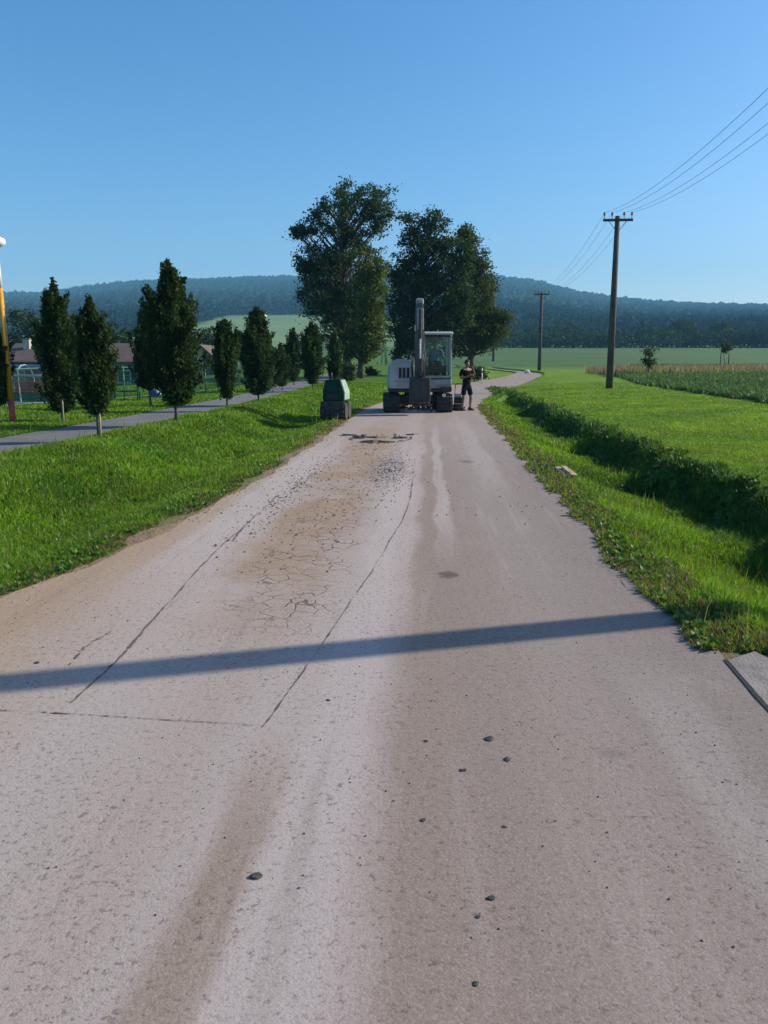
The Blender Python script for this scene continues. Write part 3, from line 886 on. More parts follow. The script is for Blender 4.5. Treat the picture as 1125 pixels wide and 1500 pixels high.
def lobed_tree(name, px, Y, base_z_, lobes, label, green, n_clump, per, leaf, trunk_r, seed, cat='tree', group=None, mat='leaf', gap=.0, clump_r=(.45, .8), limbs=True):
    """lobes: (px, py, rx_px, ry_px, depth offset m, weight) placed at depth Y; leaves gather in clumps on limbs"""
    r_ = np.random.default_rng(500 + seed)
    X = at(px, 500, Y).x
    z0 = h1(X, Y) if base_z_ is None else base_z_
    root = empty(name, (X, Y, z0))
    tag(root, label, cat, group)
    k = Y / F
    wts = np.array([l[5] for l in lobes], dtype=float); wts /= wts.sum()
    cens = []
    P, S, Cc = [], [], []
    g = np.array(green)
    for c in range(n_clump):
        l = lobes[r_.choice(len(lobes), p=wts)]
        d = r_.normal(size=3); d /= np.linalg.norm(d)
        q = r_.uniform(.12, 1) ** .5
        p = at(l[0], l[1], Y)
        ce = np.array([p.x - X + d[0] * q * l[2] * k, l[4] + d[1] * q * (l[2] + l[3]) * .5 * k, p.z - z0 + d[2] * q * l[3] * k])
        cens.append(ce)
        rc = r_.uniform(*clump_r)
        m = int(per * r_.uniform(.6, 1.4) * (rc / np.mean(clump_r)) ** 2)
        dd = r_.normal(size=(m, 3)) * np.array([1, 1, .72]) * rc * .5
        dd[:, 2] -= (dd[:, 0] ** 2 + dd[:, 1] ** 2) * .15
        P.append(ce + dd)
        S.append(r_.uniform(.7, 1.3, m) * leaf)
        Cc.append(g[None] * r_.uniform(.65, 1.4) * r_.uniform(.75, 1.3, (m, 1)) * np.stack([r_.uniform(.8, 1.3, m), np.ones(m), np.ones(m)], 1))
    cens = np.array(cens)
    top = cens[:, 2].max()
    mb = MB()
    cx, cy = np.median(cens[:, 0]), np.median(cens[:, 1])
    tz = [-.1, top * .12, top * .3, top * .55, top * .85]
    tp = [(cx * min(1, z / top * 1.2) + r_.normal(0, .06), cy * min(1, z / top * 1.2) + r_.normal(0, .06), z) for z in tz]
    tp[0] = (0, 0, -.15)
    mb.tube(tp, [trunk_r * 1.25, trunk_r, trunk_r * .85, trunk_r * .5, trunk_r * .12], 9)
    tr = mb.build('trunk', M['bark'], root, smooth=True)
    if limbs:
        lm = MB()
        order = r_.permutation(len(cens))[:max(10, len(cens) // 2)]
        tpa = np.array(tp)
        for i in order:
            c = cens[i]
            zs_ = max(top * .14, c[2] - (np.hypot(c[0] - cx, c[1] - cy) * .9 + .6))
            s = np.array([np.interp(zs_, tpa[:, 2], tpa[:, 0]), np.interp(zs_, tpa[:, 2], tpa[:, 1]), zs_])
            mid = s * .5 + c * .5 + r_.normal(0, .12, 3)
            lm.tube([s, mid, c], [trunk_r * .22, trunk_r * .13, .012], 5, False)
        lm.build('limbs', M['bark'], tr)
    leaves('crown', np.concatenate(P), np.concatenate(S), np.concatenate(Cc), M[mat], root, up=.5)
    return root

# ------------------------------------------------------------------ young columnar trees on both sides of the footpath
columnar_tree(-4, 622, 470, 54, 592, 'columnar tree cut by the left picture edge beside the painted lamp post', seed=1)
columnar_tree(92, 620, 410, 68, 602, 'dark columnar tree beyond the footpath, nearest the clear-roofed shelter', seed=2)
columnar_tree(145, 650, 437, 62, 606, 'slim columnar tree nearest the camera, its trunk in front of the footpath', seed=3)
columnar_tree(221, 600, 448, 54, 570, 'columnar tree half hidden behind the tallest one, by the blue barrel', seed=4, n=9000)
columnar_tree(258, 627, 381, 94, 592, 'tallest and broadest columnar tree, with a pointed top, by the footpath', seed=5, n=20000)
columnar_tree(333, 605, 466, 45, 583, 'narrow columnar tree right of the tallest one', seed=6, n=10000)
columnar_tree(379, 597, 450, 64, 577, 'full columnar tree in front of the far white lamp', seed=7, n=12000)
columnar_tree(413, 583, 503, 28, 568, 'small columnar tree beyond the footpath, in the gap before the dark slender one', Y=40, seed=8, n=5000)
columnar_tree(431, 583, 480, 30, 566, 'dark slender tree just left of the one near the green machine', Y=47, seed=9, n=6000)
columnar_tree(458, 578, 472, 42, 562, 'columnar tree standing left of the green machine', seed=10, n=9000)
columnar_tree(490, 576, 486, 27, 560, 'narrow columnar tree directly behind the green machine', Y=43, seed=11, n=7000)
for px, py, tp, lb in ((149.5, 652, 606, 'pale rod added as the sunlit trunk edge of the tree nearest the camera'), (94.5, 622, 586, 'pale rod added as the sunlit trunk edge of the tree beyond the footpath')):
    Y = gp(px, py, .08).y
    p = at(px, py, Y)
    z0 = h1(p.x, Y)
    ht = at(px, tp, Y).z - z0
    mb = MB(); mb.tube([(0, 0, -.1), (0.01, 0, ht * .9), (0.01, 0, ht)], [.022, .021, .008], 8)
    tag(mb.build('sunlit_trunk_rod', M['sunlit_rod'], smooth=True, loc=(p.x, Y - .06, z0)), lb, 'sunlit_rod')  # rod added to stand for the lit side of the trunk

# ------------------------------------------------------------------ big trees behind the excavator
GR = 'big trees behind the excavator'
lobed_tree('tall_tree', 508, 58, None, [(530, 290, 45, 32, 0, 1.0), (505, 330, 55, 45, 0, 2.2), (470, 320, 28, 26, .6, .8), (500, 400, 55, 55, 0, 2.8), (455, 385, 24, 24, 0, .7),
           (440, 338, 14, 12, 0, .35), (500, 470, 50, 45, 0, 2.6), (555, 320, 25, 28, 0, .7), (480, 430, 45, 45, 0, 1.8), (448, 390, 16, 8, 0, .3), (440, 338, 16, 8, 0, .3)],
           'tallest broadleaf tree with airy top, left behind the excavator', (.036, .070, .024), 560, 50, .15, .28, 1, group=GR, clump_r=(.25, .62))
lobed_tree('leafy_tree', 527, 55, None, [(545, 385, 20, 30, 0, 1), (542, 430, 24, 40, 0, 2), (540, 485, 25, 38, 0, 2), (528, 510, 20, 24, 0, 1)],
           'tree with sunlight painted into its yellowish green, in front of the tallest tree, trunk behind the green machine', (.072, .102, .021), 220, 58, .15, .20, 2, group=GR, clump_r=(.25, .6))  # yellow of the sunlit crown is put into the leaf colour
lobed_tree('leafy_tree', 573, 62, None, [(600, 420, 42, 40, 0, 2.2), (620, 350, 34, 32, 0, 1.6), (600, 320, 18, 14, 0, .5), (650, 390, 45, 40, 0, 2.2), (600, 480, 40, 45, 0, 2.4), (650, 450, 45, 45, 0, 2.4),
           (640, 325, 16, 16, 0, .4), (585, 400, 24, 30, 0, .8), (668, 372, 22, 30, 0, .9), (676, 425, 25, 35, 0, 1.0)],
           'dark broad tree right of the tallest tree, directly behind the boom', (.033, .064, .022), 560, 52, .16, .30, 3, group=GR, clump_r=(.25, .65))
lobed_tree('leafy_tree', 690, 66, None, [(690, 380, 24, 34, 0, 1), (682, 345, 13, 14, 0, .4), (700, 440, 32, 40, 0, 2), (715, 485, 26, 34, 0, 1.6), (670, 480, 40, 45, 0, 2), (708, 395, 14, 16, 0, .4), (735, 470, 12, 20, 0, .4)],
           'tree with sunlight painted into its olive green, at the right end of the big group', (.056, .084, .021), 400, 54, .16, .26, 4, group=GR, clump_r=(.25, .65))  # leaf colour carries the yellowish sunlight on this end
# ------------------------------------------------------------------ background trees left
GB = 'trees behind the sports ground'
for k, (px, Y, top, rx, lb) in enumerate([
        (35, 120, 452, 26, 'dark round tree behind the painted lamp post'),
        (165, 130, 478, 30, 'round tree behind the roof, between the two near columnar trees'),
        (200, 118, 484, 26, 'bushy tree rising over the brown roof beside the tallest columnar tree'),
        (300, 140, 482, 24, 'dark tree behind the yellow-walled house'),
        (345, 150, 492, 22, 'low round tree below the pale meadow slope'),
        (408, 120, 512, 18, 'low bushy tree behind the footpath, under the meadow slope'),
        (90, 125, 470, 30, 'wide dark tree half hidden behind two columnar trees')]):
    bot = 530
    cy = (top + bot) / 2; ry = (bot - top) / 2
    lobed_tree('round_tree', px, Y, None, [(px, cy, rx, ry, 0, 2), (px - rx * .5, cy + ry * .3, rx * .6, ry * .6, 0, 1), (px + rx * .5, cy + ry * .25, rx * .6, ry * .65, 0, 1)],
               lb, (.030, .052, .018), 60, 60, .42, .22, 40 + k, group=GB, mat='leaf_far', clump_r=(.7, 1.3), limbs=False)
# small bushes near the bend
for k, (px, Y, top, bot, rx, lb) in enumerate([
        (697, 56, 536, 556, 16, 'dark low bush beside the bend, right of the standing man'),
        (546, 66, 538, 552, 8, 'small dark bush on the grass between two big trunks'),
        (506, 50, 530, 560, 10, 'grey green bush behind the green machine')]):
    lobed_tree('low_bush', px, Y, None, [(px, (top + bot) / 2, rx, (bot - top) / 2, 0, 1)], lb, (.030, .050, .020), 26, 60, .13, .05, 60 + k, cat='bush', clump_r=(.2, .4), limbs=False)
# saplings and posts in the dry strip
for k, (px, Y, top, bot, rx, lb) in enumerate([(952, 60, 506, 545, 7, 'thin sapling standing in the dry grass strip'), (1064, 85, 508, 520, 9, 'small bushy sapling at the right end of the dry grass')]):
    lobed_tree('sapling', px, Y, None, [(px, (top + bot) / 2 - 4, rx * .7, (bot - top) / 2, 0, 1), (px, bot - 14, rx, 8, 0, .5)], lb, (.035, .06, .022), 18, 34, .14, .035, 70 + k, clump_r=(.2, .35), limbs=False)
# ------------------------------------------------------------------ far trees right
GF = 'single trees in the far tree line'
for k, (px, Y, top, bot, rx, lb) in enumerate([
        (1000, 330, 469, 500, 22, 'tall round tree standing up from the far tree line'),
        (1057, 340, 473, 500, 17, 'smaller round tree at the right of the far tree line'),
        (840, 420, 472, 502, 14, 'round tree at the right end of the far grove'),
        (815, 430, 470, 502, 24, 'broad tree in the middle of the far grove'),
        (775, 430, 470, 502, 26, 'broad tree at the left of the far grove, by the far pole')]):
    cy = (top + bot) / 2; ry = (bot - top) / 2
    lobed_tree('round_tree', px, Y, None, [(px, cy, rx, ry, 0, 2), (px - rx * .4, cy + ry * .3, rx * .7, ry * .7, 0, 1), (px + rx * .4, cy + ry * .3, rx * .7, ry * .7, 0, 1)],
               lb, (.050, .085, .030), 90, 40, 1.0, .35, 80 + k, group=GF, mat='leaf_far', clump_r=(1.4, 2.6), limbs=False)
# tree line that reads as one mass
P, S, Cc = [], [], []
for k in range(520):
    Y = rng.uniform(285, 325)
    px = rng.uniform(660, 1500)
    top = 487 + rng.normal(0, 3.5) - (px > 950) * 2
    p = at(px, 500, Y); z0 = h1(p.x, Y)
    hgt = max(1.5, at(px, top, Y).z - z0)
    m = 60
    d = rng.normal(size=(m, 3)) * np.array([1.9, 1.9, .27 * hgt])
    P.append(np.array([p.x, Y, z0 + hgt * .5]) + d); S.append(rng.uniform(.6, 1.2, m))
    Cc.append(np.array([.034, .056, .022])[None] * rng.uniform(.5, 1.8) * rng.uniform(.8, 1.2, (m, 1)))
hedge = leaves('tree_line', np.concatenate(P), np.concatenate(S), np.concatenate(Cc), M['leaf_far'], None, up=.4)
tag(hedge, 'dark far tree line along the top of the field', 'trees', kind='stuff')
# wood on the hills
def forest():
    n = 30000
    az = rng.uniform(-.62, .62, n)
    r = np.sqrt(rng.uniform(1000 ** 2, 2440 ** 2, n))
    k = r > forest_from(az) + rng.uniform(-6, 6, n)
    az, r = az[k], r[k]
    x, y = r * np.sin(az), r * np.cos(az)
    z = H(x, y, True)
    n = len(x)
    t = (1 + 5 ** .5) / 2
    iv = np.array([(-1, t, 0), (1, t, 0), (-1, -t, 0), (1, -t, 0), (0, -1, t), (0, 1, t), (0, -1, -t), (0, 1, -t), (t, 0, -1), (t, 0, 1), (-t, 0, -1), (-t, 0, 1)]) / math.sqrt(1 + t * t)
    fi = np.array([(0, 11, 5), (0, 5, 1), (0, 1, 7), (0, 7, 10), (0, 10, 11), (1, 5, 9), (5, 11, 4), (11, 10, 2), (10, 7, 6), (7, 1, 8), (3, 9, 4), (3, 4, 2), (3, 2, 6), (3, 6, 8), (3, 8, 9), (4, 9, 5), (2, 4, 11), (6, 2, 10), (8, 6, 7), (9, 8, 1)])
    sz = rng.uniform(4.0, 7.5, n)
    V = iv[None] * np.stack([sz, sz, sz * rng.uniform(.9, 1.5, n)], 1)[:, None, :] * rng.uniform(.62, 1.3, (n, 12, 1))
    V = V + np.stack([x, y, z + sz * .6], 1)[:, None, :]
    Fc = (fi[None] + (np.arange(n) * 12)[:, None, None]).reshape(-1, 3)
    def tones(x, y, n):
        tone = (vnoise(x, y, .005, 4) * .8 + vnoise(x, y, .016, 5) * .6 + .3) * rng.uniform(.7, 1.3, n)
        c = np.array([.016, .037, .016])[None] * tone[:, None]
        con = vnoise(x, y, .004, 9) > .6
        c[con] *= np.array([.65, .75, .95])
        return c
    c = tones(x, y, n)
    o = link('hill_forest', np_mesh('hill_forest', V, Fc, np.repeat(c, 12, axis=0), smooth=True), mat=M['forest'])
    tag(o, 'dark bluish forest covering the hills on the skyline', 'forest', kind='stuff')
    # nearer foot of the wood, in leafy crowns
    n = 5200
    az = rng.uniform(-.62, .62, n)
    r = np.sqrt(rng.uniform(470 ** 2, 1010 ** 2, n))
    k = r > forest_from(az) + rng.uniform(-6, 6, n)
    az, r = az[k], r[k]
    x, y = r * np.sin(az), r * np.cos(az)
    z = H(x, y, True)
    n = len(x); m = 34
    c = tones(x, y, n)
    sz = rng.uniform(3.0, 5.5, n)
    d = rng.normal(size=(n, m, 3)); d /= np.linalg.norm(d, axis=2)[:, :, None]
    P = np.stack([x, y, z + sz * .9], 1)[:, None, :] + d * sz[:, None, None] * np.array([1, 1, 1.25]) * rng.uniform(.75, 1.05, (n, m, 1))
    o = leaves('forest_edge', P.reshape(-1, 3), (sz[:, None] * rng.uniform(.4, .75, (n, m))).ravel(), np.repeat(c, m, axis=0) * rng.uniform(.7, 1.4, (n * m, 1)), M['forest'], None, up=.3)
    tag(o, 'dark leafy lower edge of the wood at the foot of the hills', 'forest', kind='stuff')
forest()

# ------------------------------------------------------------------ utility poles and wires
PH = 8.12
def utility_pole(x, y, label, rz, hz=None):
    z0 = h1(x, y)
    root = empty('utility_pole', (x, y, z0), rz)
    tag(root, label, 'utility pole', 'wooden poles of the overhead line')
    ph = hz or PH
    MB().tube([(0, 0, -.3), (0, 0, ph * .5), (0, 0, ph)], [.175, .15, .115], 14).build('post', M['pole_wood'], root, smooth=True)
    arm = MB().box(-.70, .70, -.175, -.105, ph - .26, ph - .14).build('cross_arm', M['steel_dark'], root, bevel=.01)
    MB().tube([(-.42, -.14, ph - .26), (-.02, -.13, ph - .72)], .014, 6).build('brace', M['steel_dark'], root)
    MB().tube([(.42, -.14, ph - .26), (.02, -.13, ph - .72)], .014, 6).build('brace', M['steel_dark'], root)
    pins = []
    for ix in (-.64, -.28, .28, .64):
        MB().lathe([(.016, -.14), (.016, .02), (.05, .02), (.062, .06), (.045, .075), (.055, .10), (.04, .15), (.02, .17)], (ix, -.14, ph + .0), 10).build('insulator', M['ceramic'], root, smooth=True)
        p = Matrix.Rotation(rz, 3, 'Z') @ Vector((ix, -.14, ph + .13))
        pins.append(Vector((x, y, z0)) + p)
    return pins
pA = (11.15, 41.0)
pB = (14.75, 79.0)
pC = (7.9, 6.72)
aA = utility_pole(*pA, 'nearer wooden utility pole on the mown grass', R(-5))
hB = at(784, 428, pB[1]).z - h1(*pB)
aB = utility_pole(*pB, 'farther wooden utility pole by the bend of the lane', R(-5), hB)
aC = utility_pole(*pC, 'wooden utility pole right of the picture whose shadow crosses the lane', R(-5))
pD = (15.6, 119.0)
aD = utility_pole(*pD, 'farthest utility pole of the line, behind the bend', R(-5), hB)
for i, lb in enumerate(('leftmost', 'second from left', 'third from left', 'rightmost')):
    pts = []
    for (a, b, sag) in ((aC[i], aA[i], 1.0), (aA[i], aB[i], .95), (aB[i], aD[i], .9)):
        for k in range(25 if b is not aD[i] else 26):
            t = k / 25
            p = a.lerp(b, t); p.z -= sag * 4 * t * (1 - t)
            pts.append(p)
    o = MB().tube(pts, .0065, 5).build('overhead_wire', M['wire'], smooth=True)
    tag(o, lb + ' of the four overhead wires between the poles', 'wire', 'overhead wires')

# ------------------------------------------------------------------ excavator
EY = 26.9
ES = .95
EX = at(610, 603, EY)
ez = h1(EX.x, EY) + .006
ex = empty('excavator', (EX.x, EY, ez), R(1))
ex.scale = (ES, ES, ES)
tag(ex, 'white tracked mini excavator with raised boom standing on the lane', 'excavator')
for s_, cx in ((-1, -.86), (1, .87)):
    n = 20
    out = []
    for k in range(n):                                  # stadium outline of the track in the y-z plane
        a = 2 * math.pi * k / n
        out.append((math.cos(a) * .28 + (.86 if math.cos(a) > 0 else -.86), .285 + math.sin(a) * .28))
    t = MB().prism(out, 'x', cx - .25, cx + .25).build('track', M['rubber'], ex, bevel=.03)
    lug = MB()
    per = [(y, 0.0, 0) for y in np.linspace(-.86, .86, 12)] + [(y, .57, 0) for y in np.linspace(-.86, .86, 12)]
    for (y, z, q) in per:
        lug.box(cx - .26, cx + .26, y - .03, y + .03, max(.0, z - .012), z + .025 if z > .1 else .03)
    for a in np.linspace(-1.3, 1.3, 6):
        for sg in (-1, 1):
            yy_, zz_ = sg * (.86 + .285 * math.cos(a)), .285 + .275 * math.sin(a)
            lug.box(cx - .26, cx + .26, yy_ - .028, yy_ + .028, max(0.002, zz_ - .028), zz_ + .028)
    lug.build('track_lugs', M['rubber'], t)
    for wy in (-.84, -.42, 0, .42, .84):
        rr_ = .21 if abs(wy) > .8 else .11
        MB().tube([(cx + s_ * .20, wy, .285 if abs(wy) > .8 else .16), (cx + s_ * .275, wy, .285 if abs(wy) > .8 else .16)], rr_, 14).build('roller_wheel', M['dark_metal'], t)
MB().prism([(-.62, .30), (-.4, .22), (.4, .22), (.62, .30), (.62, .50), (.3, .56), (-.3, .56), (-.62, .50)], 'y', -.55, .55).build('undercarriage', M['dark_metal'], ex, bevel=.02)
MB().lathe([(.42, .55), (.42, .68)], (0, 0, 0), 20).build('slew_ring', M['dark_metal'], ex)
bl = MB().prism([(1.42, .10), (1.50, .05), (1.56, .25), (1.50, .44), (1.44, .44), (1.48, .26)], 'x', -1.1, 1.1).build('dozer_blade', M['cab_grey'], ex, bevel=.01)
MB().box(-.42, -.30, .5, 1.45, .24, .34).build('blade_arm', M['dark_metal'], bl)
MB().box(.30, .42, .5, 1.45, .24, .34).build('blade_arm', M['dark_metal'], bl)
MB().box(-.98, 1.10, -.98, 1.02, .66, .76).build('deck', M['dark_metal'], ex, bevel=.03)
# engine side housing on the left, with vents
hs = MB().prism([(-.96, .77), (-.20, .77), (-.20, 1.70), (-.62, 1.74), (-.86, 1.66), (-.96, 1.50)], 'y', -.96, .98).build('engine_housing', M['white_paint'], ex, bevel=.05)
for vx in (-.60, -.47, -.34):
    v = MB().box(vx - .045, vx + .045, -.985, -.95, 1.12, 1.46).build('vent', M['black'], hs)
    for z in np.linspace(1.15, 1.43, 6):
        MB().box(vx - .043, vx + .043, -.994, -.975, z - .008, z + .008).build('louvre', M['steel_dark'], v)
MB().box(-.93, -.23, -.972, -.955, 1.015, 1.022).build('panel_seam', M['black'], hs)
MB().tube([(-.30, -.2, 1.70), (-.30, -.2, 1.95), (-.30, -.14, 2.02)], .035, 10).build('exhaust_pipe', M['steel_dark'], hs)
MB().tube([(-.24, -.97, 1.68), (-.24, -1.02, 1.80), (-.24, -.80, 1.84), (-.24, -.2, 1.80)], .016, 6).build('hand_rail', M['frame_white'], hs)
MB().prism([(-.98, .76), (1.08, .76), (1.08, 1.3), (.9, 1.5), (-.8, 1.5), (-.98, 1.3)], 'y', .99, 1.34).build('counterweight', M['white_paint'], ex, bevel=.08)
# cab
cab = empty('cab'); cab.parent = ex
def cb(name, mb, mat, bevel=.012, smooth=False):
    return mb.build(name, M[mat], cab, bevel, smooth)
cx0, cx1, cy0, cy1 = .16, 1.10, -.92, .78
cb('lower_panel', MB().prism([(cy0, .77), (cy1, .77), (cy1, 1.10), (cy0 - .02, 1.10), (cy0 - .05, .95)], 'x', cx0, cx1), 'cab_grey', .03)
cb('panel_seam', MB().box(cx0 + .01, cx1 - .01, cy0 - .055, cy0 - .02, 1.095, 1.115), 'black', 0)
cb('sill', MB().box(cx0, cx1, cy0 - .03, cy0 + .04, 1.116, 1.20), 'cab_grey')
pil = .055
for (x, y) in ((cx0, cy0), (cx1 - pil, cy0), (cx0, cy1 - pil), (cx1 - pil, cy1 - pil)):
    cb('pillar', MB().box(x, x + pil, y, y + pil, 1.101, 2.52), 'white_paint')
cb('pillar', MB().box(cx1 - .05, cx1 - .002, -.10, -.04, 1.101, 2.52), 'white_paint')
cb('roof', MB().prism([(cy0 - .06, 2.52), (cy1 + .02, 2.52), (cy1 - .02, 2.60), (cy0 + .05, 2.62), (cy0 - .06, 2.58)], 'x', cx0 - .03, cx1 + .03), 'white_paint', .025)
cb('header', MB().box(cx0 + pil, cx1 - pil, cy0 + .004, cy0 + .05, 2.44, 2.518), 'black')
cb('windscreen', MB().box(cx0 + pil, cx1 - pil, cy0 + .015, cy0 + .023, 1.201, 2.44), 'glass', 0)
cb('side_window', MB().box(cx1 - .03, cx1 - .022, cy0 + pil, -.10, 1.101, 2.518), 'glass', 0)
cb('side_window', MB().box(cx1 - .03, cx1 - .022, -.04, cy1 - pil, 1.30, 2.518), 'glass', 0)
cb('side_window', MB().box(cx0 + .022, cx0 + .03, cy0 + pil, cy1 - pil, 1.45, 2.518), 'glass', 0)
cb('rear_window', MB().box(cx0 + pil, cx1 - pil, cy1 - .03, cy1 - .022, 1.50, 2.518), 'glass', 0)
cb('rear_panel', MB().box(cx0 + pil, cx1 - pil, cy1 - .045, cy1 - .01, 1.101, 1.499), 'cab_grey', 0)
cb('cab_floor', MB().box(cx0 + .03, cx1 - .03, cy0 + .06, cy1 - .06, 1.101, 1.13), 'black', 0)
wp = cb('wiper', MB().tube([(.34, cy0 - .0, 1.22), (.36, cy0 - .005, 1.80)], .008, 5), 'black', 0)
mr = cb('mirror', MB().box(cx1 + .02, cx1 + .05, cy0 - .06, cy0 + .03, 2.05, 2.35), 'black', .01)
cb('mirror_bracket', MB().tube([(cx1 - .02, cy0, 2.45), (cx1 + .04, cy0 - .03, 2.36)], .009, 5), 'black', 0)
st = cb('seat', MB().box(.40, .86, -.12, .34, 1.34, 1.46), 'seat_black', .04)
MB().prism([(.26, 1.44), (.36, 1.44), (.46, 2.0), (.38, 2.02)], 'x', .41, .85).build('seat_back', M['seat_black'], st, .04)
MB().box(.46, .80, -.05, .28, 1.13, 1.34).build('seat_base', M['black'], st, .02)
for lx in (.30, .93):
    lv = cb('control_console', MB().box(lx - .06, lx + .06, -.35, .20, 1.13, 1.52), 'black', .02)
    MB().tube([(lx, -.28, 1.52), (lx, -.31, 1.74)], [.014, .022], 8).build('joystick', M['black'], lv)
for lx in (.53, .60, .66, .73):
    cb('travel_lever', MB().tube([(lx, -.62, 1.13), (lx, -.66, 1.55 if .5 < lx < .62 else 1.48)], .013, 6), 'steel_dark', 0)
# boom, arm, bucket: one upright folded column in front of the slewing deck
MB().box(-.17, .13, -1.28, -.90, .62, 1.06).build('boom_bracket', M['dark_metal'], ex, bevel=.03)
bm_ = [(-1.22, .86), (-.98, .98), (-1.02, 1.9), (-1.22, 2.8), (-1.50, 3.42), (-1.70, 3.52), (-1.80, 3.40), (-1.56, 2.8), (-1.36, 1.9), (-1.30, 1.0)]
boom = MB().prism(bm_, 'x', -.13, .09).build('boom', M['boom_paint'], ex, bevel=.02)
MB().tube([(-.02, -1.42, 1.15), (-.02, -1.60, 2.15)], .052, 10).build('boom_cylinder', M['dark_metal'], boom)
for hk, (hx_, hy2) in enumerate(((-.20, -1.38), (-.24, -1.44), (.14, -1.40), (.18, -1.46), (.10, -1.50))):
    MB().tube([(hx_ * .5, -1.0, 1.0), (hx_, hy2 - .05, 1.18), (hx_ * 1.05, hy2 - .10, 1.5 + .07 * hk), (hx_ * .75, -1.36, 1.9 + .1 * hk)], .02, 6).build('hydraulic_hose', M['black'], boom, smooth=True)
MB().tube([(-.02, -1.60, 2.15), (-.02, -1.66, 2.75)], .03, 10).build('piston_rod', M['chrome'], boom)
MB().tube([(.125, -1.10, 1.2), (.125, -1.22, 2.3), (.125, -1.45, 3.0), (.10, -1.7, 3.35)], .018, 6).build('hydraulic_hose', M['black'], boom)
MB().tube([(.155, -1.16, 1.2), (.160, -1.28, 2.3), (.150, -1.5, 3.0), (.12, -1.75, 3.3)], .014, 6).build('hydraulic_hose', M['black'], boom)
MB().box(-.16, -.131, -1.56, -1.40, 2.62, 2.8).build('work_lamp', M['frame_white'], boom, bevel=.01)
arm_ = [(-1.66, 3.54), (-1.84, 3.62), (-2.02, 3.46), (-2.14, 2.9), (-2.12, 1.25), (-2.02, 1.18), (-1.94, 1.25), (-1.90, 2.7), (-1.74, 3.30)]
arm = MB().prism(arm_, 'x', -.115, .075).build('arm', M['boom_paint'], ex, bevel=.02)
MB().tube([(-.02, -2.20, 3.26), (-.02, -2.25, 2.35)], .05, 10).build('bucket_cylinder', M['dark_metal'], arm)
MB().tube([(-.02, -2.25, 2.35), (-.02, -2.26, 1.75)], .028, 10).build('piston_rod', M['chrome'], arm)
MB().prism([(-2.24, 1.80), (-2.30, 1.72), (-2.28, 1.22), (-2.14, 1.10), (-2.12, 1.5)], 'x', -.07, .03).build('bucket_link', M['dark_metal'], arm, bevel=.01)
MB().box(-.122, .082, -2.175, -2.02, 2.62, 3.28).build('arm_plate', M['cab_grey'], arm, bevel=.02)
MB().box(-.135, .095, -1.90, -1.68, 3.42, 3.60).build('arm_pivot', M['white_paint'], arm, bevel=.03)
MB().tube([(-.16, -1.79, 3.50), (.12, -1.79, 3.50)], .05, 10).build('pivot_pin', M['black'], arm)
bk = MB()
bkp = [(-2.30, 1.16), (-2.04, 1.18), (-1.80, .98), (-1.66, .70), (-1.78, .44), (-2.05, .36), (-2.36, .40), (-2.40, .46), (-2.36, .92)]
buck = bk.prism(bkp, 'x', -.34, .30).build('bucket', M['bucket_metal'], ex, bevel=.025)
for tx in (-.31, -.18, -.05, .08, .21):
    MB().prism([(-2.34, .40), (-2.36, .47), (-2.50, .35)], 'x', tx, tx + .07).build('tooth', M['bucket_metal'], buck)
MB().box(-.12, -.08, -2.26, -2.0, 1.16, 1.34).build('bucket_ear', M['dark_metal'], buck)
MB().box(.04, .08, -2.26, -2.0, 1.16, 1.34).build('bucket_ear', M['dark_metal'], buck)
MB().box(.74, 1.10, -1.06, -.99, .70, .84).build('step', M['dark_metal'], ex, bevel=.01)
hl = MB().lathe([(.065, 0), (.075, .02), (.06, .08)], (0, 0, 0), 12).build('work_lamp', M['chrome'], ex, smooth=True)
hl.location = (.84, -1.0, .56); hl.rotation_euler = (R(90), 0, 0)

# ------------------------------------------------------------------ people
def skin_obj(name, nodes, edges, mat, parent, root, sub=2):
    names = list(nodes)
    ix = {n_: i for i, n_ in enumerate(names)}
    me = bpy.data.meshes.new(name)
    me.from_pydata([nodes[n_][0] for n_ in names], [(ix[a], ix[b]) for a, b in edges], [])
    o = link(name, me, parent, mat)
    m = o.modifiers.new('skin', 'SKIN')
    m.use_smooth_shade = True
    m.branch_smoothing = .6
    for i, n_ in enumerate(names):
        r_ = nodes[n_][1]
        me.skin_vertices[0].data[i].radius = r_ if hasattr(r_, '__len__') else (r_, r_)
    me.skin_vertices[0].data[ix[root]].use_root = True
    s = o.modifiers.new('sub', 'SUBSURF'); s.levels = sub; s.render_levels = sub
    return o
def chain(d, e, pre, start, pts):
    last = start
    for i, (p, r_) in enumerate(pts):
        nm = f'{pre}{i}'
        d[nm] = (p, r_); e.append((last, nm)); last = nm
def hand(d, e, pre, wrist_name, w_, dirv, palm_n):
    """palm and five bent fingers from a wrist along dirv, thumb at the side"""
    dirv = Vector(dirv).normalized(); pn = Vector(palm_n).normalized()
    side = dirv.cross(pn).normalized()
    w_ = Vector(w_)
    d[pre + 'palm'] = (tuple(w_ + dirv * .055), (.030, .016)); e.append((wrist_name, pre + 'palm'))
    for k, (off, ln) in enumerate(((-.030, .060), (-.010, .074), (.010, .078), (.029, .070))):
        a = w_ + dirv * .095 + side * off
        b = a + dirv * ln * .5 + pn * .012
        c = b + dirv * ln * .30 + pn * .030
        chain(d, e, f'{pre}f{k}', pre + 'palm', [(tuple(a), .0095), (tuple(b), .0085), (tuple(c), .0075)])
    a = w_ + dirv * .045 + side * .040
    chain(d, e, pre + 'th', pre + 'palm', [(tuple(a), .011), (tuple(a + dirv * .03 + side * .018 + pn * .012), .010), (tuple(a + dirv * .055 + side * .018 + pn * .03), .0085)])
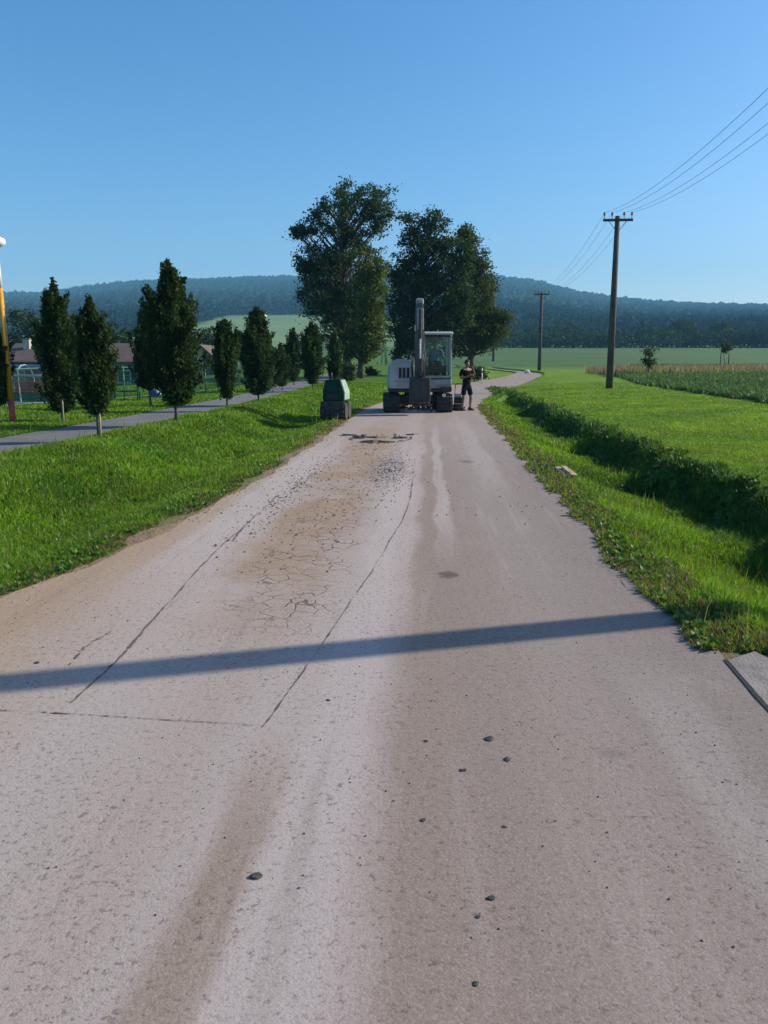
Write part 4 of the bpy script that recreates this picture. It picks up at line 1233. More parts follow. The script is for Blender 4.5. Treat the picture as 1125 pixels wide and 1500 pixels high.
def head_parts(root, hc, fwd, hat=None):
    """hair cap, eyes, ears around head centre hc looking along fwd (horizontal)"""
    fwd = Vector(fwd).normalized(); side = fwd.cross(Vector((0, 0, 1))).normalized()
    hc = Vector(hc)
    V, Fc = [], []
    nu, nv = 16, 9
    for j in range(nv + 1):
        ph = (math.pi * .60) * j / nv
        for i in range(nu):
            a = 2 * math.pi * i / nu
            f = math.cos(a)
            lim = ph * (1 if f < .1 else 1 - .42 * min(1, (f - .1) / .6))
            dz = math.cos(lim); rr2 = math.sin(lim)
            p = hc + fwd * (rr2 * f * .107) + side * (rr2 * math.sin(a) * .087) + Vector((0, 0, dz * .108 + .026))
            V.append(tuple(p))
    for j in range(nv):
        for i in range(nu):
            Fc.append((j * nu + i, j * nu + (i + 1) % nu, (j + 1) * nu + (i + 1) % nu, (j + 1) * nu + i))
    me = bpy.data.meshes.new('hair'); me.from_pydata(V, [], Fc)
    for p in me.polygons: p.use_smooth = True
    h_ = link('hair', me, root, M['hair'])
    sm = h_.modifiers.new('thick', 'SOLIDIFY'); sm.thickness = .012; sm.offset = 1
    for s_ in (-1, 1):
        e_ = hc + fwd * .089 + side * s_ * .032 + Vector((0, 0, .008))
        MB().lathe([(.002, -.010), (.010, -.005), (.011, 0), (.010, .005), (.002, .010)], tuple(e_), 8).build('eye', M['eye'], root, smooth=True)
        er = hc + side * s_ * .083 + Vector((0, 0, -.004))
        MB().lathe([(.004, -.030), (.013, -.018), (.015, .006), (.016, .02), (.004, .032)], tuple(er), 8).build('ear', M['skin'], root, smooth=True)
    mo = hc + fwd * .088 + Vector((0, 0, -.058))
    MB().tube([mo - side * .024, mo + fwd * .005, mo + side * .024], [.003, .006, .003], 6).build('mouth', M['seat_red'], root)
def body_head(d, e, neck, hc, fwd):
    fwd = Vector(fwd).normalized(); hc = Vector(hc)
    d['neckt'] = (tuple(hc - Vector((0, 0, .115)) - fwd * .015), .055); e.append((neck, 'neckt'))
    d['jaw'] = (tuple(hc - Vector((0, 0, .055)) + fwd * .022), (.068, .070)); e.append(('neckt', 'jaw'))
    d['skull'] = (tuple(hc + Vector((0, 0, .025))), (.085, .096)); e.append(('jaw', 'skull'))
    d['crown'] = (tuple(hc + Vector((0, 0, .092)) - fwd * .008), .060); e.append(('skull', 'crown'))
    d['nose'] = (tuple(hc + fwd * .098 - Vector((0, 0, .018))), .013); e.append(('jaw', 'nose'))

# standing man beside the excavator: facing left and towards the machine, arms bent in front of the chest
MX = at(683, 601, 27.0)
man = empty('person', (MX.x, 27.0, h1(MX.x, 27.0) + .006), R(28))
man.scale = (.95, .95, .95)
tag(man, 'man in black shirt and dark shorts standing right of the excavator', 'person')
d, e = {}, []
d['pelvis'] = ((0, 0, .90), (.145, .105))
d['waist'] = ((0, .01, 1.05), (.135, .095)); e.append(('pelvis', 'waist'))
d['chest'] = ((0, .015, 1.24), (.165, .11)); e.append(('waist', 'chest'))
d['upch'] = ((0, .02, 1.38), (.13, .085)); e.append(('chest', 'upch'))
d['neck'] = ((0, .015, 1.45), .058); e.append(('upch', 'neck'))
body_head(d, e, 'neck', (0, -.01, 1.585), (0, -1, -.1))
chain(d, e, 'ls', 'upch', [((-.18, .02, 1.375), .062), ((-.235, .03, 1.23), .050), ((-.245, .02, 1.09), .042), ((-.14, -.16, 1.14), .036), ((-.06, -.25, 1.19), .027)])
hand(d, e, 'lh', 'ls4', (-.06, -.25, 1.19), (.8, -.45, .3), (.2, .4, -.6))
chain(d, e, 'rs', 'upch', [((.18, .02, 1.375), .062), ((.245, .02, 1.24), .050), ((.26, -.01, 1.10), .042), ((.20, -.17, 1.24), .036), ((.13, -.22, 1.35), .027)])
hand(d, e, 'rh', 'rs4', (.13, -.22, 1.35), (-.35, -.15, .85), (.1, .7, .1))
chain(d, e, 'll', 'pelvis', [((-.10, 0, .82), .088), ((-.125, -.01, .62), .072), ((-.135, -.02, .47), .054), ((-.145, 0, .33), .054), ((-.15, .02, .12), .034), ((-.15, .02, .06), .036)])
chain(d, e, 'rl', 'pelvis', [((.10, 0, .82), .088), ((.14, .0, .62), .072), ((.165, -.02, .47), .054), ((.175, .01, .33), .054), ((.18, .03, .12), .034), ((.18, .03, .06), .036)])
skin_obj('body', d, e, M['skin'], man, 'pelvis')
head_parts(man, (0, -.01, 1.585), (0, -1, -.1))
d, e = {}, []
d['hem'] = ((0, .005, .79), (.175, .135)); d['w'] = ((0, .01, 1.05), (.155, .115)); e.append(('hem', 'w'))
d['c'] = ((0, .015, 1.24), (.182, .128)); e.append(('w', 'c'))
d['u'] = ((0, .02, 1.385), (.145, .098)); e.append(('c', 'u'))
chain(d, e, 'l', 'u', [((-.18, .02, 1.38), .076), ((-.232, .03, 1.25), .066), ((-.243, .022, 1.15), .060)])
chain(d, e, 'r', 'u', [((.18, .02, 1.38), .076), ((.242, .02, 1.26), .066), ((.255, 0, 1.16), .060)])
skin_obj('shirt', d, e, M['cloth_black'], man, 'hem')
d, e = {}, []
d['p'] = ((0, 0, .90), (.160, .120))
d['wb'] = ((0, .005, 1.02), (.15, .112)); e.append(('p', 'wb'))
chain(d, e, 'l', 'p', [((-.10, 0, .80), .112), ((-.128, -.01, .62), .098), ((-.138, -.015, .50), .092)])
chain(d, e, 'r', 'p', [((.10, 0, .80), .112), ((.145, 0, .62), .098), ((.168, -.015, .50), .092)])
skin_obj('shorts', d, e, M['cloth_navy'], man, 'p')
for sx, a in ((-.15, -.10), (.18, .15)):
    s_ = MB().prism([(.085, 0), (.085, .07), (.06, .12), (-.0, .12), (-.05, .085), (-.15, .055), (-.18, .03), (-.18, 0)], 'x', -.045, .045).build('shoe', M['shoe'], man, bevel=.02)
    s_.location = (sx, .02, .0); s_.rotation_euler = (0, 0, a)

# operator seated in the cab (a thing of its own)
op = empty('person', (ex.location.x + .63 * ES, EY + .02, ez + 1.46 * ES), R(1))
op.scale = (.95, .95, .95)
tag(op, 'operator in light blue shirt sitting inside the excavator cab', 'person')
d, e = {}, []
d['pelvis'] = ((0, .10, .10), (.15, .11))
d['waist'] = ((0, .13, .26), (.135, .10)); e.append(('pelvis', 'waist'))
d['chest'] = ((0, .12, .44), (.165, .11)); e.append(('waist', 'chest'))
d['upch'] = ((0, .11, .57), (.13, .085)); e.append(('chest', 'upch'))
d['neck'] = ((0, .10, .64), .056); e.append(('upch', 'neck'))
body_head(d, e, 'neck', (0, .07, .775), (0, -1, -.15))
chain(d, e, 'ls', 'upch', [((-.18, .11, .565), .062), ((-.25, .06, .44), .050), ((-.27, -.02, .32), .042), ((-.30, -.16, .29), .035), ((-.325, -.25, .30), .027)])
hand(d, e, 'lh', 'ls4', (-.325, -.25, .30), (0, -.9, -.3), (0, .2, -1))
chain(d, e, 'rs', 'upch', [((.18, .11, .565), .062), ((.25, .06, .44), .050), ((.27, -.02, .32), .042), ((.29, -.16, .29), .035), ((.30, -.25, .30), .027)])
hand(d, e, 'rh', 'rs4', (.30, -.25, .30), (0, -.9, -.3), (0, .2, -1))
for s_, pre in ((-1, 'll'), (1, 'rl')):
    chain(d, e, pre, 'pelvis', [((s_ * .10, .0, .095), .088), ((s_ * .12, -.22, .11), .075), ((s_ * .125, -.40, .10), .058), ((s_ * .125, -.45, -.05), .052), ((s_ * .12, -.46, -.24), .036), ((s_ * .12, -.48, -.28), .038)])
skin_obj('body', d, e, M['skin'], op, 'pelvis')
head_parts(op, (0, .07, .775), (0, -1, -.15))
d, e = {}, []
d['hem'] = ((0, .11, .12), (.165, .13)); d['w'] = ((0, .13, .26), (.152, .118)); e.append(('hem', 'w'))
d['c'] = ((0, .12, .44), (.182, .128)); e.append(('w', 'c'))
d['u'] = ((0, .11, .575), (.145, .098)); e.append(('c', 'u'))
for s_, pre in ((-1, 'l'), (1, 'r')):
    chain(d, e, pre, 'u', [((s_ * .18, .11, .57), .076), ((s_ * .248, .06, .45), .064), ((s_ * .262, .02, .38), .058)])
skin_obj('shirt', d, e, M['cloth_blue'], op, 'hem')
d, e = {}, []
d['p'] = ((0, .09, .10), (.16, .118))
for s_, pre in ((-1, 'l'), (1, 'r')):
    chain(d, e, pre, 'p', [((s_ * .10, 0, .10), .105), ((s_ * .12, -.22, .115), .09), ((s_ * .125, -.40, .10), .074), ((s_ * .125, -.45, -.05), .066), ((s_ * .12, -.46, -.2), .056)])
skin_obj('trousers', d, e, M['cloth_navy'], op, 'p')
for s_ in (-1, 1):
    q = MB().prism([(.06, 0), (.06, .09), (-.0, .10), (-.15, .05), (-.18, .02), (-.18, 0)], 'x', -.045, .045).build('shoe', M['shoe'], op, bevel=.02)
    q.location = (s_ * .12, -.46, -.328)

# plate compactor between excavator and man
pcx = at(671, 600, 27.1)
pc = empty('plate_compactor', (pcx.x, 27.1, h1(pcx.x, 27.1) + .006), R(-12))
tag(pc, 'small dark plate compactor between the excavator and the standing man', 'compactor')
MB().prism([(-.30, .10), (-.26, .02), (.26, .02), (.30, .10), (.27, .11), (.24, .05), (-.24, .05), (-.27, .11)], 'x', -.20, .20).build('base_plate', M['dark_metal'], pc, bevel=.01)
MB().box(-.15, .15, -.20, .16, .08, .20).build('vibrator_housing', M['dark_metal'], pc, bevel=.02)
en_ = MB().box(-.13, .13, -.14, .14, .22, .42).build('engine', M['black'], pc, bevel=.03)
MB().box(-.11, .11, -.12, .12, .42, .50).build('fuel_tank', M['cab_grey'], en_, bevel=.03)
MB().tube([(.13, 0, .32), (.18, 0, .32)], .07, 12).build('recoil_starter', M['steel_dark'], en_)
hd = MB()
for s_ in (-1, 1):
    hd.tube([(s_ * .15, .16, .16), (s_ * .15, .30, .50), (s_ * .15, .46, .84)], .016, 8)
hd.tube([(-.15, .46, .84), (.15, .46, .84)], .018, 8)
hd.tube([(-.15, .30, .50), (.15, .30, .50)], .012, 8)
hd.build('handle', M['steel_dark'], pc, smooth=True)

# green trench roller at the left edge of the lane
rx = at(492, 615, 23.2)
rl = empty('trench_roller', (rx.x, 23.2, h1(rx.x, 23.2) + .004), R(-9))
rl.scale = (.84, .84, .97)
tag(rl, 'small green trench roller parked at the left edge of the lane', 'roller')
for yy_ in (-.27, .27):
    dr_ = MB().tube([(-.43, yy_, .25), (.43, yy_, .25)], .235, 20).build('drum', M['dark_metal'], rl, bevel=.01)
    pads = MB()
    for i in range(12):
        a = 2 * math.pi * i / 12
        for j, x in enumerate(np.linspace(-.40, .24, 5)):
            aa = a + (.26 if j % 2 else 0)
            c = Vector((x + .02, yy_ + math.cos(aa) * .245, .25 + math.sin(aa) * .245))
            if c.z < .02: c.z = .02
            pads.box(c.x, c.x + .11, c.y - .035, c.y + .035, c.z - .03, c.z + .03)
    pads.build('drum_pads', M['dark_metal'], dr_)
MB().prism([(-.54, .34), (-.50, .24), (-.16, .24), (.16, .24), (.50, .24), (.54, .34), (.50, .54), (-.50, .54)], 'x', -.27, .27).build('chassis', M['black'], rl, bevel=.03)
MB().box(-.40, .40, -.54, -.505, .40, .54).build('scraper_bar', M['dark_metal'], rl, bevel=.01)
hood = bpy.data.meshes.new('hood')
hv = [(-.35, -.62, .53), (.40, -.62, .53), (.40, .60, .53), (-.35, .60, .53), (-.36, -.64, .80), (.40, -.64, .80), (.40, .62, .80), (-.36, .62, .80), (-.28, -.52, 1.14), (.24, -.52, 1.17), (.24, .52, 1.17), (-.28, .52, 1.14)]
hv = [(x * .95, y * .74, z) for x, y, z in hv]
hood.from_pydata(hv, [], [(3, 2, 1, 0), (0, 1, 5, 4), (1, 2, 6, 5), (2, 3, 7, 6), (3, 0, 4, 7), (4, 5, 9, 8), (5, 6, 10, 9), (6, 7, 11, 10), (7, 4, 8, 11), (8, 9, 10, 11)])
ho = link('hood', hood, rl, M['green_paint'])
m_ = ho.modifiers.new('bevel', 'BEVEL'); m_.width = .03; m_.segments = 3; m_.limit_method = 'ANGLE'
sp_ = bpy.data.meshes.new('sunlit_side')
sp_.from_pydata([(.384, -.40, .58), (.384, .40, .58), (.384, .40, .80), (.384, -.40, .80), (.249, .34, 1.13), (.249, -.34, 1.13)], [], [(0, 1, 2, 3), (3, 2, 4, 5)])
so = link('sunlit_side', sp_, ho, M['green_sunlit'])  # overlay coloured as the sunlit right side of the hood
sm_ = so.modifiers.new('thick', 'SOLIDIFY'); sm_.thickness = .012; sm_.offset = 1
gr_ = MB().box(-.20, .20, -.49, -.465, .58, .74).build('grille', M['black'], ho)
for x in np.linspace(-.17, .17, 7):
    MB().box(x - .008, x + .008, -.498, -.485, .59, .73).build('grille_bar', M['green_paint'], gr_)
MB().tube([(-.18, .2, 1.13), (-.18, .2, 1.27), (-.18, .26, 1.31)], .03, 8).build('exhaust_pipe', M['steel_dark'], rl)
MB().tube([(-.15, -.30, 1.14), (-.15, -.30, 1.20), (.12, -.30, 1.21), (.12, -.30, 1.15)], .012, 6).build('lifting_eye', M['steel_dark'], rl)

# ------------------------------------------------------------------ broken asphalt and rubble
r_ = random.Random(3)
def chunk(px, py, sx, sy, sz, rz, label, k):
    c = gp(px, py)
    n = 11
    out = []
    for i in range(n):
        a = 2 * math.pi * i / n
        q = r_.uniform(.62, 1.1)
        out.append((sx * q * math.cos(a), sy * q * math.sin(a)))
    o = MB().prism(out, 'z', -sz, sz * .5).build('asphalt_chunk', M['asphalt_slab'], None, loc=(c.x, c.y, float(base_z(c.y)) + sz * .45))
    o.rotation_euler = (r_.uniform(-.22, .05), r_.uniform(-.10, .10), rz)
    tag(o, label, 'asphalt piece', 'broken asphalt pieces at the cut', 'thing')
chunk(510, 638, .20, .16, .035, .1, 'flat broken asphalt slab at the left end of the cut', 1)
chunk(527, 642, .10, .16, .07, .5, 'thick broken asphalt lump standing at the left corner of the cut', 2)
chunk(541, 648, .19, .14, .035, .0, 'long asphalt piece on the near left edge of the cut', 3)
chunk(566, 648, .20, .13, .035, .03, 'long asphalt piece on the near right edge of the cut', 4)
chunk(586, 642, .14, .16, .04, -.4, 'asphalt piece at the right corner of the cut', 5)
chunk(603, 637, .17, .16, .028, -.2, 'thin asphalt slab trailing right of the cut', 6)
chunk(553, 641, .26, .22, .025, .1, 'flat crumbled asphalt slab in the middle of the cut', 7)
# shallow dark pit of the cut: a sunken ragged floor patch inside a raised rim belongs to the road
rim = MB()
for k in range(70):
    t = k / 70 * 2 * math.pi
    c = gp(556 + 42 * math.cos(t) + r_.uniform(-5, 5), 643.5 + 6 * math.sin(t) + r_.uniform(-1, 1))
    s_ = r_.uniform(.015, .05)
    z = float(base_z(c.y))
    rim.add([(c.x - s_, c.y - s_, z), (c.x + s_, c.y - s_ * .7, z), (c.x + s_ * .8, c.y + s_, z), (c.x - s_ * .9, c.y + s_ * .8, z), (c.x + r_.uniform(-.3, .3) * s_, c.y, z + s_ * r_.uniform(.5, 1.2))],
            [(0, 1, 4), (1, 2, 4), (2, 3, 4), (3, 0, 4), (3, 2, 1, 0)])
o = rim.build('cut_rubble', M['asphalt_chunk'])
tag(o, 'crumbs of broken asphalt round the cut in the lane', 'rubble', kind='stuff')
# rubble between the tracks, its pale colour standing in for sunlit ground
rub = MB()
for k in range(230):
    x = ex.location.x + r_.uniform(-.62, .66); y = EY + r_.uniform(-.9, 1.2)
    s_ = r_.uniform(.02, .085); z = float(base_z(y)) + .004
    z += .05 * math.exp(-((y - 28) / .7) ** 2)
    v = [(x + s_ * r_.uniform(.6, 1.1) * math.cos(a), y + s_ * r_.uniform(.6, 1.1) * math.sin(a), z) for a in (0, 1.5, 3.1, 4.6)]
    v += [(x + .6 * s_ * r_.uniform(.5, 1.1) * math.cos(a), y + .6 * s_ * r_.uniform(.5, 1.1) * math.sin(a), z + s_ * r_.uniform(.5, 1.2)) for a in (.3, 1.8, 3.4, 4.9)]
    rub.add(v, [(3, 2, 1, 0), (4, 5, 6, 7), (0, 1, 5, 4), (1, 2, 6, 5), (2, 3, 7, 6), (3, 0, 4, 7)])
o = rub.build('rubble', M['rubble'])
tag(o, 'rubble coloured pale as sunlit ground between the excavator tracks', 'rubble', kind='stuff')
# loose gravel and crumbs on the lane
gv = MB()
for k in range(1500):
    y = 2.0 * math.exp(r_.random() * math.log(9)); 
    x = r_.uniform(float(XL(y)) - .1, float(XR(y)))
    if r_.random() < .4: x = float(XL(y)) + abs(r_.gauss(0, .5)) - .15
    s_ = r_.uniform(.002, .006) * (1 + (y > 8) * 1.2); z = .004 + float(base_z(y))
    a0 = r_.uniform(0, 6)
    v = [(x + s_ * math.cos(a0 + a), y + s_ * math.sin(a0 + a), z) for a in (0, 2.1, 4.2)] + [(x, y, z + s_ * 1.1)]
    gv.add(v, [(0, 1, 3), (1, 2, 3), (2, 0, 3), (2, 1, 0)])
for k in range(1500):
    q_ = r_.random()
    if q_ < .45: y = r_.gauss(12.2, 1.3); u_ = r_.gauss(-.60, .17)
    elif q_ < .75: y = r_.gauss(10.3, 1.5); u_ = r_.gauss(-1.72, .10)
    else: y = r_.uniform(6, 17); u_ = r_.gauss(-1.2, .25)
    x = u_ + .055 * y
    s_ = r_.uniform(.004, .016) * (1.6 if r_.random() < .06 else 1); z = .004 + float(base_z(y)); a0 = r_.uniform(0, 6)
    v = [(x + s_ * r_.uniform(.7, 1.2) * math.cos(a0 + a), y + s_ * math.sin(a0 + a), z) for a in (0, 1.6, 3.1, 4.7)] + [(x + s_ * .2, y, z + s_ * r_.uniform(.5, 1.1))]
    gv.add(v, [(0, 1, 4), (1, 2, 4), (2, 3, 4), (3, 0, 4), (3, 2, 1, 0)])
o = gv.build('gravel', M['asphalt_chunk'])
tag(o, 'fine loose gravel scattered on the lane', 'gravel', kind='stuff')
# dark pebbles lying on the lane
for k, (px, py, s_, lb) in enumerate([
        (375, 1286, .021, 'largest dark flat pebble, alone on the pale dust at lower left'),
        (717, 1084, .024, 'flat dark pebble lying highest of the close pair on the right'),
        (743, 1114, .019, 'dark pebble just below and right of the wide flat one'),
        (678, 1130, .016, 'small dark pebble left of the close pair'),
        (624, 1087, .011, 'tiny dark pebble level with the wide flat one, to its left'),
        (620, 1203, .013, 'dark angular pebble alone on the brown stripe'),
        (739, 1213, .010, 'tiny dark pebble below the close pair'),
        (719, 1318, .015, 'dark lumpy pebble lowest of those on the right'),
        (697, 1443, .011, 'small dark pebble near the bottom edge of the picture'),
        (481, 1027, .013, 'small dark pebble just below the pole shadow'),
        (54, 972, .018, 'dark pebble near the left edge above the pole shadow'),
        (700, 1345, .009, 'tiny pebble below and left of the lumpy one')]):
    c = gp(px, py)
    me = rock_mesh('pebble', (s_ * .9, s_ * .75, s_ * .28), 300 + k, jag=.2)
    o = link('pebble', me, None, M['pebble'], (c.x, c.y, .004 + s_ * .12))
    o.rotation_euler = (0, 0, k * .9)
    tag(o, lb, 'pebble', 'dark pebbles on the lane')

# boards in the verge grass
for k, (fx, fy, nx_, ny_, lb) in enumerate([(816.5, 684.5, 833, 699, 'left of two pale wooden boards lying on the right verge'), (825.5, 683.5, 842.5, 697, 'right of two pale wooden boards lying on the right verge')]):
    a, b_ = gp(fx, fy, .035 + .03 * k), gp(nx_, ny_, .005 + .03 * k)
    dv = b_ - a
    c = (a + b_) / 2
    hl_ = dv.length / 2
    o = MB().box(-hl_, hl_, -.040, .040, -.012, .012).build('wooden_board', M['plank'], None, bevel=.004, loc=c)
    o.rotation_euler = dv.to_track_quat('X', 'Z').to_euler()
    tag(o, lb, 'board', 'two boards on the verge')

# concrete kerb slab at the lower right, with an open joint to the asphalt
o = MB().prism([(1.80, -1.5), (1.795, 3.55), (1.86, 4.22), (2.07, 4.36), (2.11, 4.2), (2.12, -1.5)], 'z', -.06, .011).build('kerb_slab', M['concrete'], None, bevel=.004)
tag(o, 'weathered concrete kerb slab at the lower right edge of the lane', 'kerb')
jt = MB()
P = resample([(1.79, 2.2), (1.786, 3.55), (1.808, 3.8), (1.852, 4.24)], 30)
V = []
for i, p in enumerate(P):
    wd = .009 * r_.uniform(.6, 1.3)
    V += [(p[0] - wd, p[1], .009), (p[0] + wd, p[1], .009)]
jo = link('joint', np_mesh('joint', V, [(2 * i, 2 * i + 1, 2 * i + 3, 2 * i + 2) for i in range(29)]), road, pmat('joint_gap', (.02, .018, .016), (.035, .03, .027), 20, 1.0))

# ------------------------------------------------------------------ left background: lamp posts, fence, shelter, frame, barrel, houses
def lamp_post(px, py, top_py, Y, label, painted):
    p = at(px, py, Y); z0 = h1(p.x, Y)
    ht = at(px, top_py, Y).z - z0
    root = empty('lamp_post', (p.x, Y, z0))
    tag(root, label, 'lamp post', 'lamp posts by the footpath')
    if painted:
        MB().tube([(0, 0, -.2), (0, 0, ht * .135)], [.075, .075], 12).build('red_section', M['red_paint'], root, smooth=True)
        MB().tube([(0, 0, ht * .135), (0, 0, ht * .75)], [.073, .062], 12).build('yellow_section', M['yellow_paint'], root, smooth=True)
        MB().tube([(0, 0, ht * .75), (0, 0, ht - .14)], [.062, .05], 12).build('upper_section', M['lamp_white'], root, smooth=True)
    else:
        MB().tube([(0, 0, -.2), (0, 0, ht - .2)], [.07, .05], 10).build('post', M['steel_dark'], root, smooth=True)
    hd_ = MB().lathe([(.06, -.16), (.10, -.12), (.21, -.08), (.23, 0), (.21, .07), (.12, .11), (.02, .12)], (0, 0, ht), 18).build('lamp_head', M['lamp_white'], root, smooth=True)
    MB().lathe([(.055, -.24), (.055, -.16)], (0, 0, ht), 12).build('collar', M['steel_dark'], hd_)
    return root
lamp_post(20, 628, 354, 20.2, 'lamp post painted red and yellow at the left picture edge', True).rotation_euler = (0, R(-1.0), 0)
lamp_post(389, 590, 463, 52, 'far white-headed lamp post rising behind a columnar tree', False)

fpts = resample([(-17.5, 20), (-13.2, 25.2), (-10.6, 30), (-8.6, 37), (-7.4, 47), (-6.9, 62)], 26)
fe = empty('mesh_fence', (0, 0, 0))
tag(fe, 'green wire mesh fence round the sports ground beyond the footpath', 'fence')
FH = 1.25
wm = MB()
prev = None
for i, p in enumerate(fpts):
    z = h1(p[0], p[1])
    MB().tube([(p[0], p[1], z - .2), (p[0], p[1], z + FH + .06)], .03, 8).build('post', M['fence_green'], fe, smooth=True)
    if prev is not None:
        a, b = Vector(prev), Vector((p[0], p[1], z))
        MB().tube([a + Vector((0, 0, FH)), b + Vector((0, 0, FH))], .018, 6).build('top_rail', M['fence_green'], fe)
        MB().tube([a + Vector((0, 0, .10)), b + Vector((0, 0, .10))], .014, 6).build('bottom_rail', M['fence_green'], fe)
        L_ = (b - a).length
        for k in range(1, int(L_ / .06)):
            q = a.lerp(b, k * .06 / L_)
            wm.tube([q + Vector((0, 0, .1)), q + Vector((0, 0, FH))], .0042, 3, False)
        for k in range(1, 11):
            wm.tube([a + Vector((0, 0, .1 + k * .104)), b + Vector((0, 0, .1 + k * .104))], .0042, 3, False)
    prev = (p[0], p[1], z)
o = wm.build('wire_mesh', M['fence_green'], fe)
o['kind'] = 'stuff'

# players' shelter with arched clear roof
shp = at(42, 605, 28.5)
sh = empty('players_shelter', (shp.x, 28.5, h1(shp.x, 28.5)), R(-8))
tag(sh, 'low players shelter with arched clear roof and red seats behind the fence', 'shelter')
arc = [(-.35 + .85 * (1 - math.cos(a)) if False else .45 - .8 * math.sin(a) ** 1.0, .75 + .62 * math.sin(a + .0) if False else 0) for a in (0,)]
prof = [(.50, .05), (.50, .70), (.44, 1.0), (.28, 1.22), (.02, 1.33), (-.26, 1.30), (-.46, 1.16)]
V, Q = [], []
for (y, z) in prof:
    V += [(-1.15, y, z), (1.15, y, z)]
for i in range(len(prof) - 1):
    Q.append((2 * i, 2 * i + 1, 2 * i + 3, 2 * i + 2))
rs_ = link('clear_roof', np_mesh('clear_roof', V, Q, smooth=True), sh, M['polycarb'])
q_ = rs_.modifiers.new('thick', 'SOLIDIFY'); q_.thickness = .012
for x in (-1.15, 0, 1.15):
    MB().tube([(x, y, z) for (y, z) in prof], .022, 6).build('frame_hoop', M['frame_white'], sh)
MB().tube([(-1.17, -.47, .98), (1.17, -.47, .98)], .035, 8).build('front_rail', M['frame_white'], sh)
MB().tube([(-1.17, -.40, .06), (1.17, -.40, .06)], .032, 8).build('base_rail', M['frame_white'], sh)
for x in (-1.15, 0, 1.15):
    MB().tube([(x, -.47, 1.16), (x, -.47, .98), (x, -.40, .0)], .02, 6).build('front_post', M['frame_white'], sh)
for k in range(5):
    x = -.9 + k * .45
    s_ = MB().box(x - .19, x + .19, .02, .36, .38, .44).build('seat', M['seat_red'], sh, bevel=.02)
    MB().box(x - .19, x + .19, .32, .38, .44, .74).build('seat_back', M['seat_red'], s_, bevel=.02)
MB().box(-1.08, 1.08, .12, .26, .0, .38).build('bench_base', M['fence_green'], sh)

# climbing frame of green tubes
cp_ = at(186, 600, 31.0)
cf = empty('climbing_frame', (cp_.x, 31.0, h1(cp_.x, 31.0)), R(12))
tag(cf, 'green tube climbing frame with white slide behind the fence', 'play frame')
for x in (-.45, .45):
    for y in (-.4, .4):
        MB().tube([(x, y, -.1), (x, y, 1.35)], .028, 8).build('post', M['fence_green'], cf, smooth=True)
for z in (.35, .7, 1.05, 1.33):
    for y in (-.4, .4):
        MB().tube([(-.45, y, z), (.45, y, z)], .02, 6).build('bar', M['fence_green'], cf)
    for x in (-.45, .45):
        MB().tube([(x, -.4, z), (x, .4, z)], .02, 6).build('bar', M['fence_green'], cf)
MB().prism([(.45, 1.30), (.60, 1.28), (1.15, .35), (1.35, .18), (1.35, .13), (1.12, .28), (.56, 1.20), (.45, 1.22)], 'y', -.22, .22).build('slide', M['frame_white'], cf, bevel=.01)
bp = at(229, 586, 34.0)
br = empty('barrel', (bp.x, 34.0, h1(bp.x, 34.0)))
tag(br, 'bright blue plastic barrel behind the fence near the footpath', 'barrel')
MB().lathe([(.25, 0), (.29, .05), (.30, .25), (.31, .27), (.30, .29), (.30, .55), (.31, .57), (.30, .59), (.28, .80), (.22, .85)], (0, 0, .0), 18).build('body', M['blue_plastic'], br, smooth=True)
MB().lathe([(.20, .845), (.21, .87), (.20, .885)], (0, 0, .0), 18).build('lid', M['black'], br, smooth=True)

def house(x0, x1, y0, depth, z0, eave, ridge, label, wallm, gable_front=False, wins=()):
    cx, w2 = (x0 + x1) / 2, (x1 - x0) / 2
    rt = empty('house', (cx, y0, z0))
    tag(rt, label, 'house', 'houses behind the sports ground')
    e_, r2 = eave - z0, ridge - z0
    if gable_front:
        MB().prism([(-w2, 0), (w2, 0), (w2, e_), (0, r2 - .12), (-w2, e_)], 'y', 0, depth).build('wall', M[wallm], rt)
        for s_ in (-1, 1):
            MB().prism([(0, r2), (s_ * (w2 + .5), e_ - .22), (s_ * (w2 + .5), e_ - .06), (0, r2 + .17)], 'y', -.6, depth + .6).build('roof_side', M['roof_tile'], rt)
    else:
        MB().prism([(0, 0), (depth, 0), (depth, e_), (depth / 2, r2 - .12), (0, e_)], 'x', -w2, w2).build('wall', M[wallm], rt)
        for s_ in (-1, 1):
            MB().prism([(depth / 2, r2), (depth / 2 + s_ * (depth / 2 + .6), e_ - .15), (depth / 2 + s_ * (depth / 2 + .6), e_ + .02), (depth / 2, r2 + .17)], 'x', -w2 - .5, w2 + .5).build('roof_side', M['roof_tile'], rt)
        ch = MB().box(-w2 * .88, -w2 * .88 + .7, depth * .3, depth * .3 + .7, r2 - 1.2, r2 + .55).build('chimney', M['wall_render'], rt)
        MB().box(-w2 * .88 - .08, -w2 * .88 + .78, depth * .3 - .08, depth * .3 + .78, r2 + .55, r2 + .68).build('chimney_cap', M['concrete'], ch)
    for (wx, wz, ww, wh, kind) in wins:
        f_ = MB().box(wx - ww / 2 - .08, wx + ww / 2 + .08, -.06, .02, wz - .08, wz + wh + .08).build(kind + '_frame', M['frame_white'] if kind == 'window' else M['wood_dark'], rt)
        MB().box(wx - ww / 2, wx + ww / 2, -.075, -.05, wz, wz + wh).build('pane', M['pane'], f_)
        if kind == 'window':
            MB().box(wx - .03, wx + .03, -.09, -.07, wz, wz + wh).build('mullion', M['frame_white'], f_)
            MB().box(wx - ww / 2 - .15, wx + ww / 2 + .15, -.14, -.04, wz - .16, wz - .081).build('sill', M['frame_white'], f_)
hy = 92
xa, xb = at(6, 520, hy).x, at(243, 520, hy).x
zg = h1((xa + xb) / 2, hy)
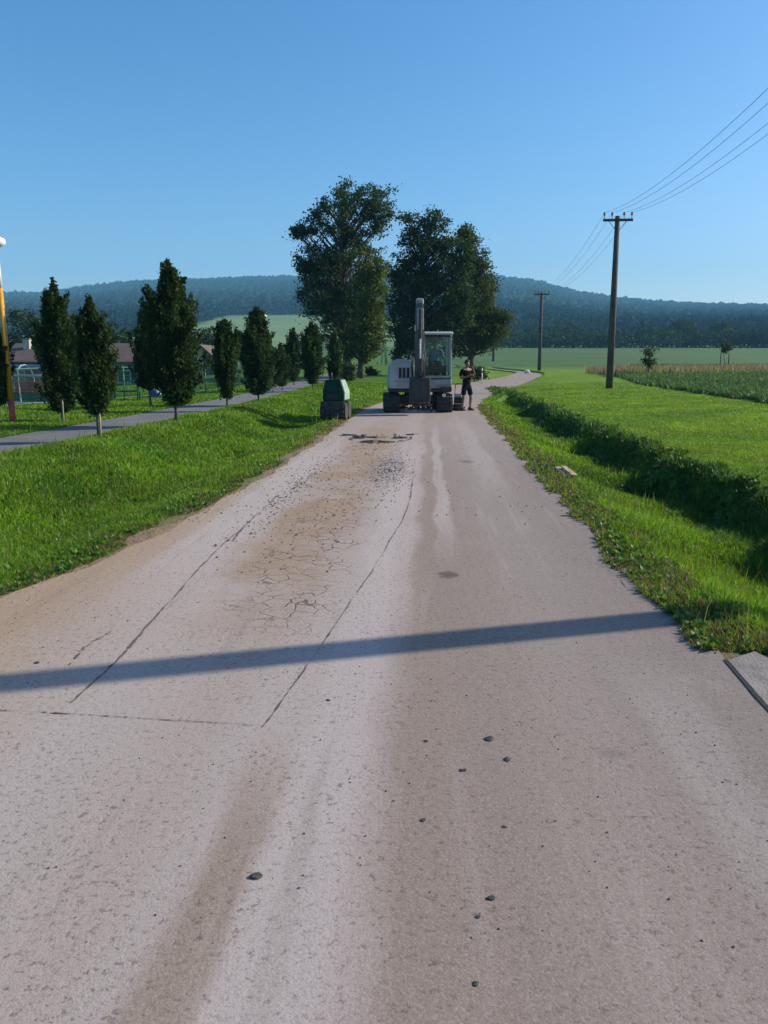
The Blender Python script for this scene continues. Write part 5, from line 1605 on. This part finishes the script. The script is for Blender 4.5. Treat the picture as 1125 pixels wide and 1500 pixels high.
house(xa, xb, hy, 8.5, zg, at(100, 530, hy).z, at(100, 505, hy + 4).z, 'long low house with brown tiled roof behind the columnar trees', 'wall_dark',
      wins=[(v, .9, 1.3, 1.2, 'window') for v in (-7.5, -4.5, -1.5, 4.2, 7.0)] + [(1.4, .05, 1.0, 2.1, 'door')])
hy = 86
xa, xb = at(275, 520, hy).x, at(315, 520, hy).x
zg = h1((xa + xb) / 2, hy)
house(xa, xb, hy, 7, zg, at(290, 528, hy).z, at(296, 507, hy).z, 'small yellow-walled house with brown gable roof beside the tallest columnar tree', 'wall_yellow', True,
      wins=[(-.8, .9, .8, 1.1, 'window'), (.7, .05, .9, 2.0, 'door')])

# marker post and stone by the bend
mp = at(706, 556, 52.0)
mk = empty('marker_post', (mp.x, 52.0, h1(mp.x, 52.0)))
tag(mk, 'thin white marker post beside the bend of the lane', 'post')
MB().tube([(0, 0, -.1), (0, 0, .95)], .04, 8).build('post', M['frame_white'], mk, smooth=True)
MB().box(-.045, .045, -.05, -.03, .66, .80).build('reflector', M['red_paint'], mk)
sp2 = at(772, 551, 74.0)
o = link('boundary_stone', rock_mesh('boundary_stone', (.26, .2, .26), 77, jag=.12), None, M['stone'], (sp2.x, 74.0, h1(sp2.x, 74.0) + .12))
tag(o, 'pale stone at the roadside by the farther utility pole', 'stone')
for k, (px, lb) in enumerate(((1056, 'left wooden post in the field above the dry grass'), (1068, 'right wooden post in the field above the dry grass'))):
    p = at(px, 520, 88); z = h1(p.x, 88)
    o = MB().tube([(0, 0, -.1), (0, 0, 1.5)], [.06, .05], 8).build('wooden_post', M['bark'], None, smooth=True, loc=(p.x, 88, z))
    tag(o, lb, 'post')

# ------------------------------------------------------------------ haze: one closed box of even thin air round the whole place
hz = MB().box(-3200, 3200, -300, 2900, -120, 330).mesh('haze')
m, nt, b, out = nt_new('haze_air')
nt.nodes.remove(b)
pv = nt.nodes.new('ShaderNodeVolumePrincipled')
pv.inputs['Color'].default_value = (0.26, 0.65, 1.0, 1)
pv.inputs['Density'].default_value = 0.00028
pv.inputs['Anisotropy'].default_value = 0.0
L(nt, pv.outputs[0], out.inputs['Volume'])
o = link('haze', hz, None, m)
tag(o, 'thin blue summer haze over the fields and hills', 'haze', kind='stuff')
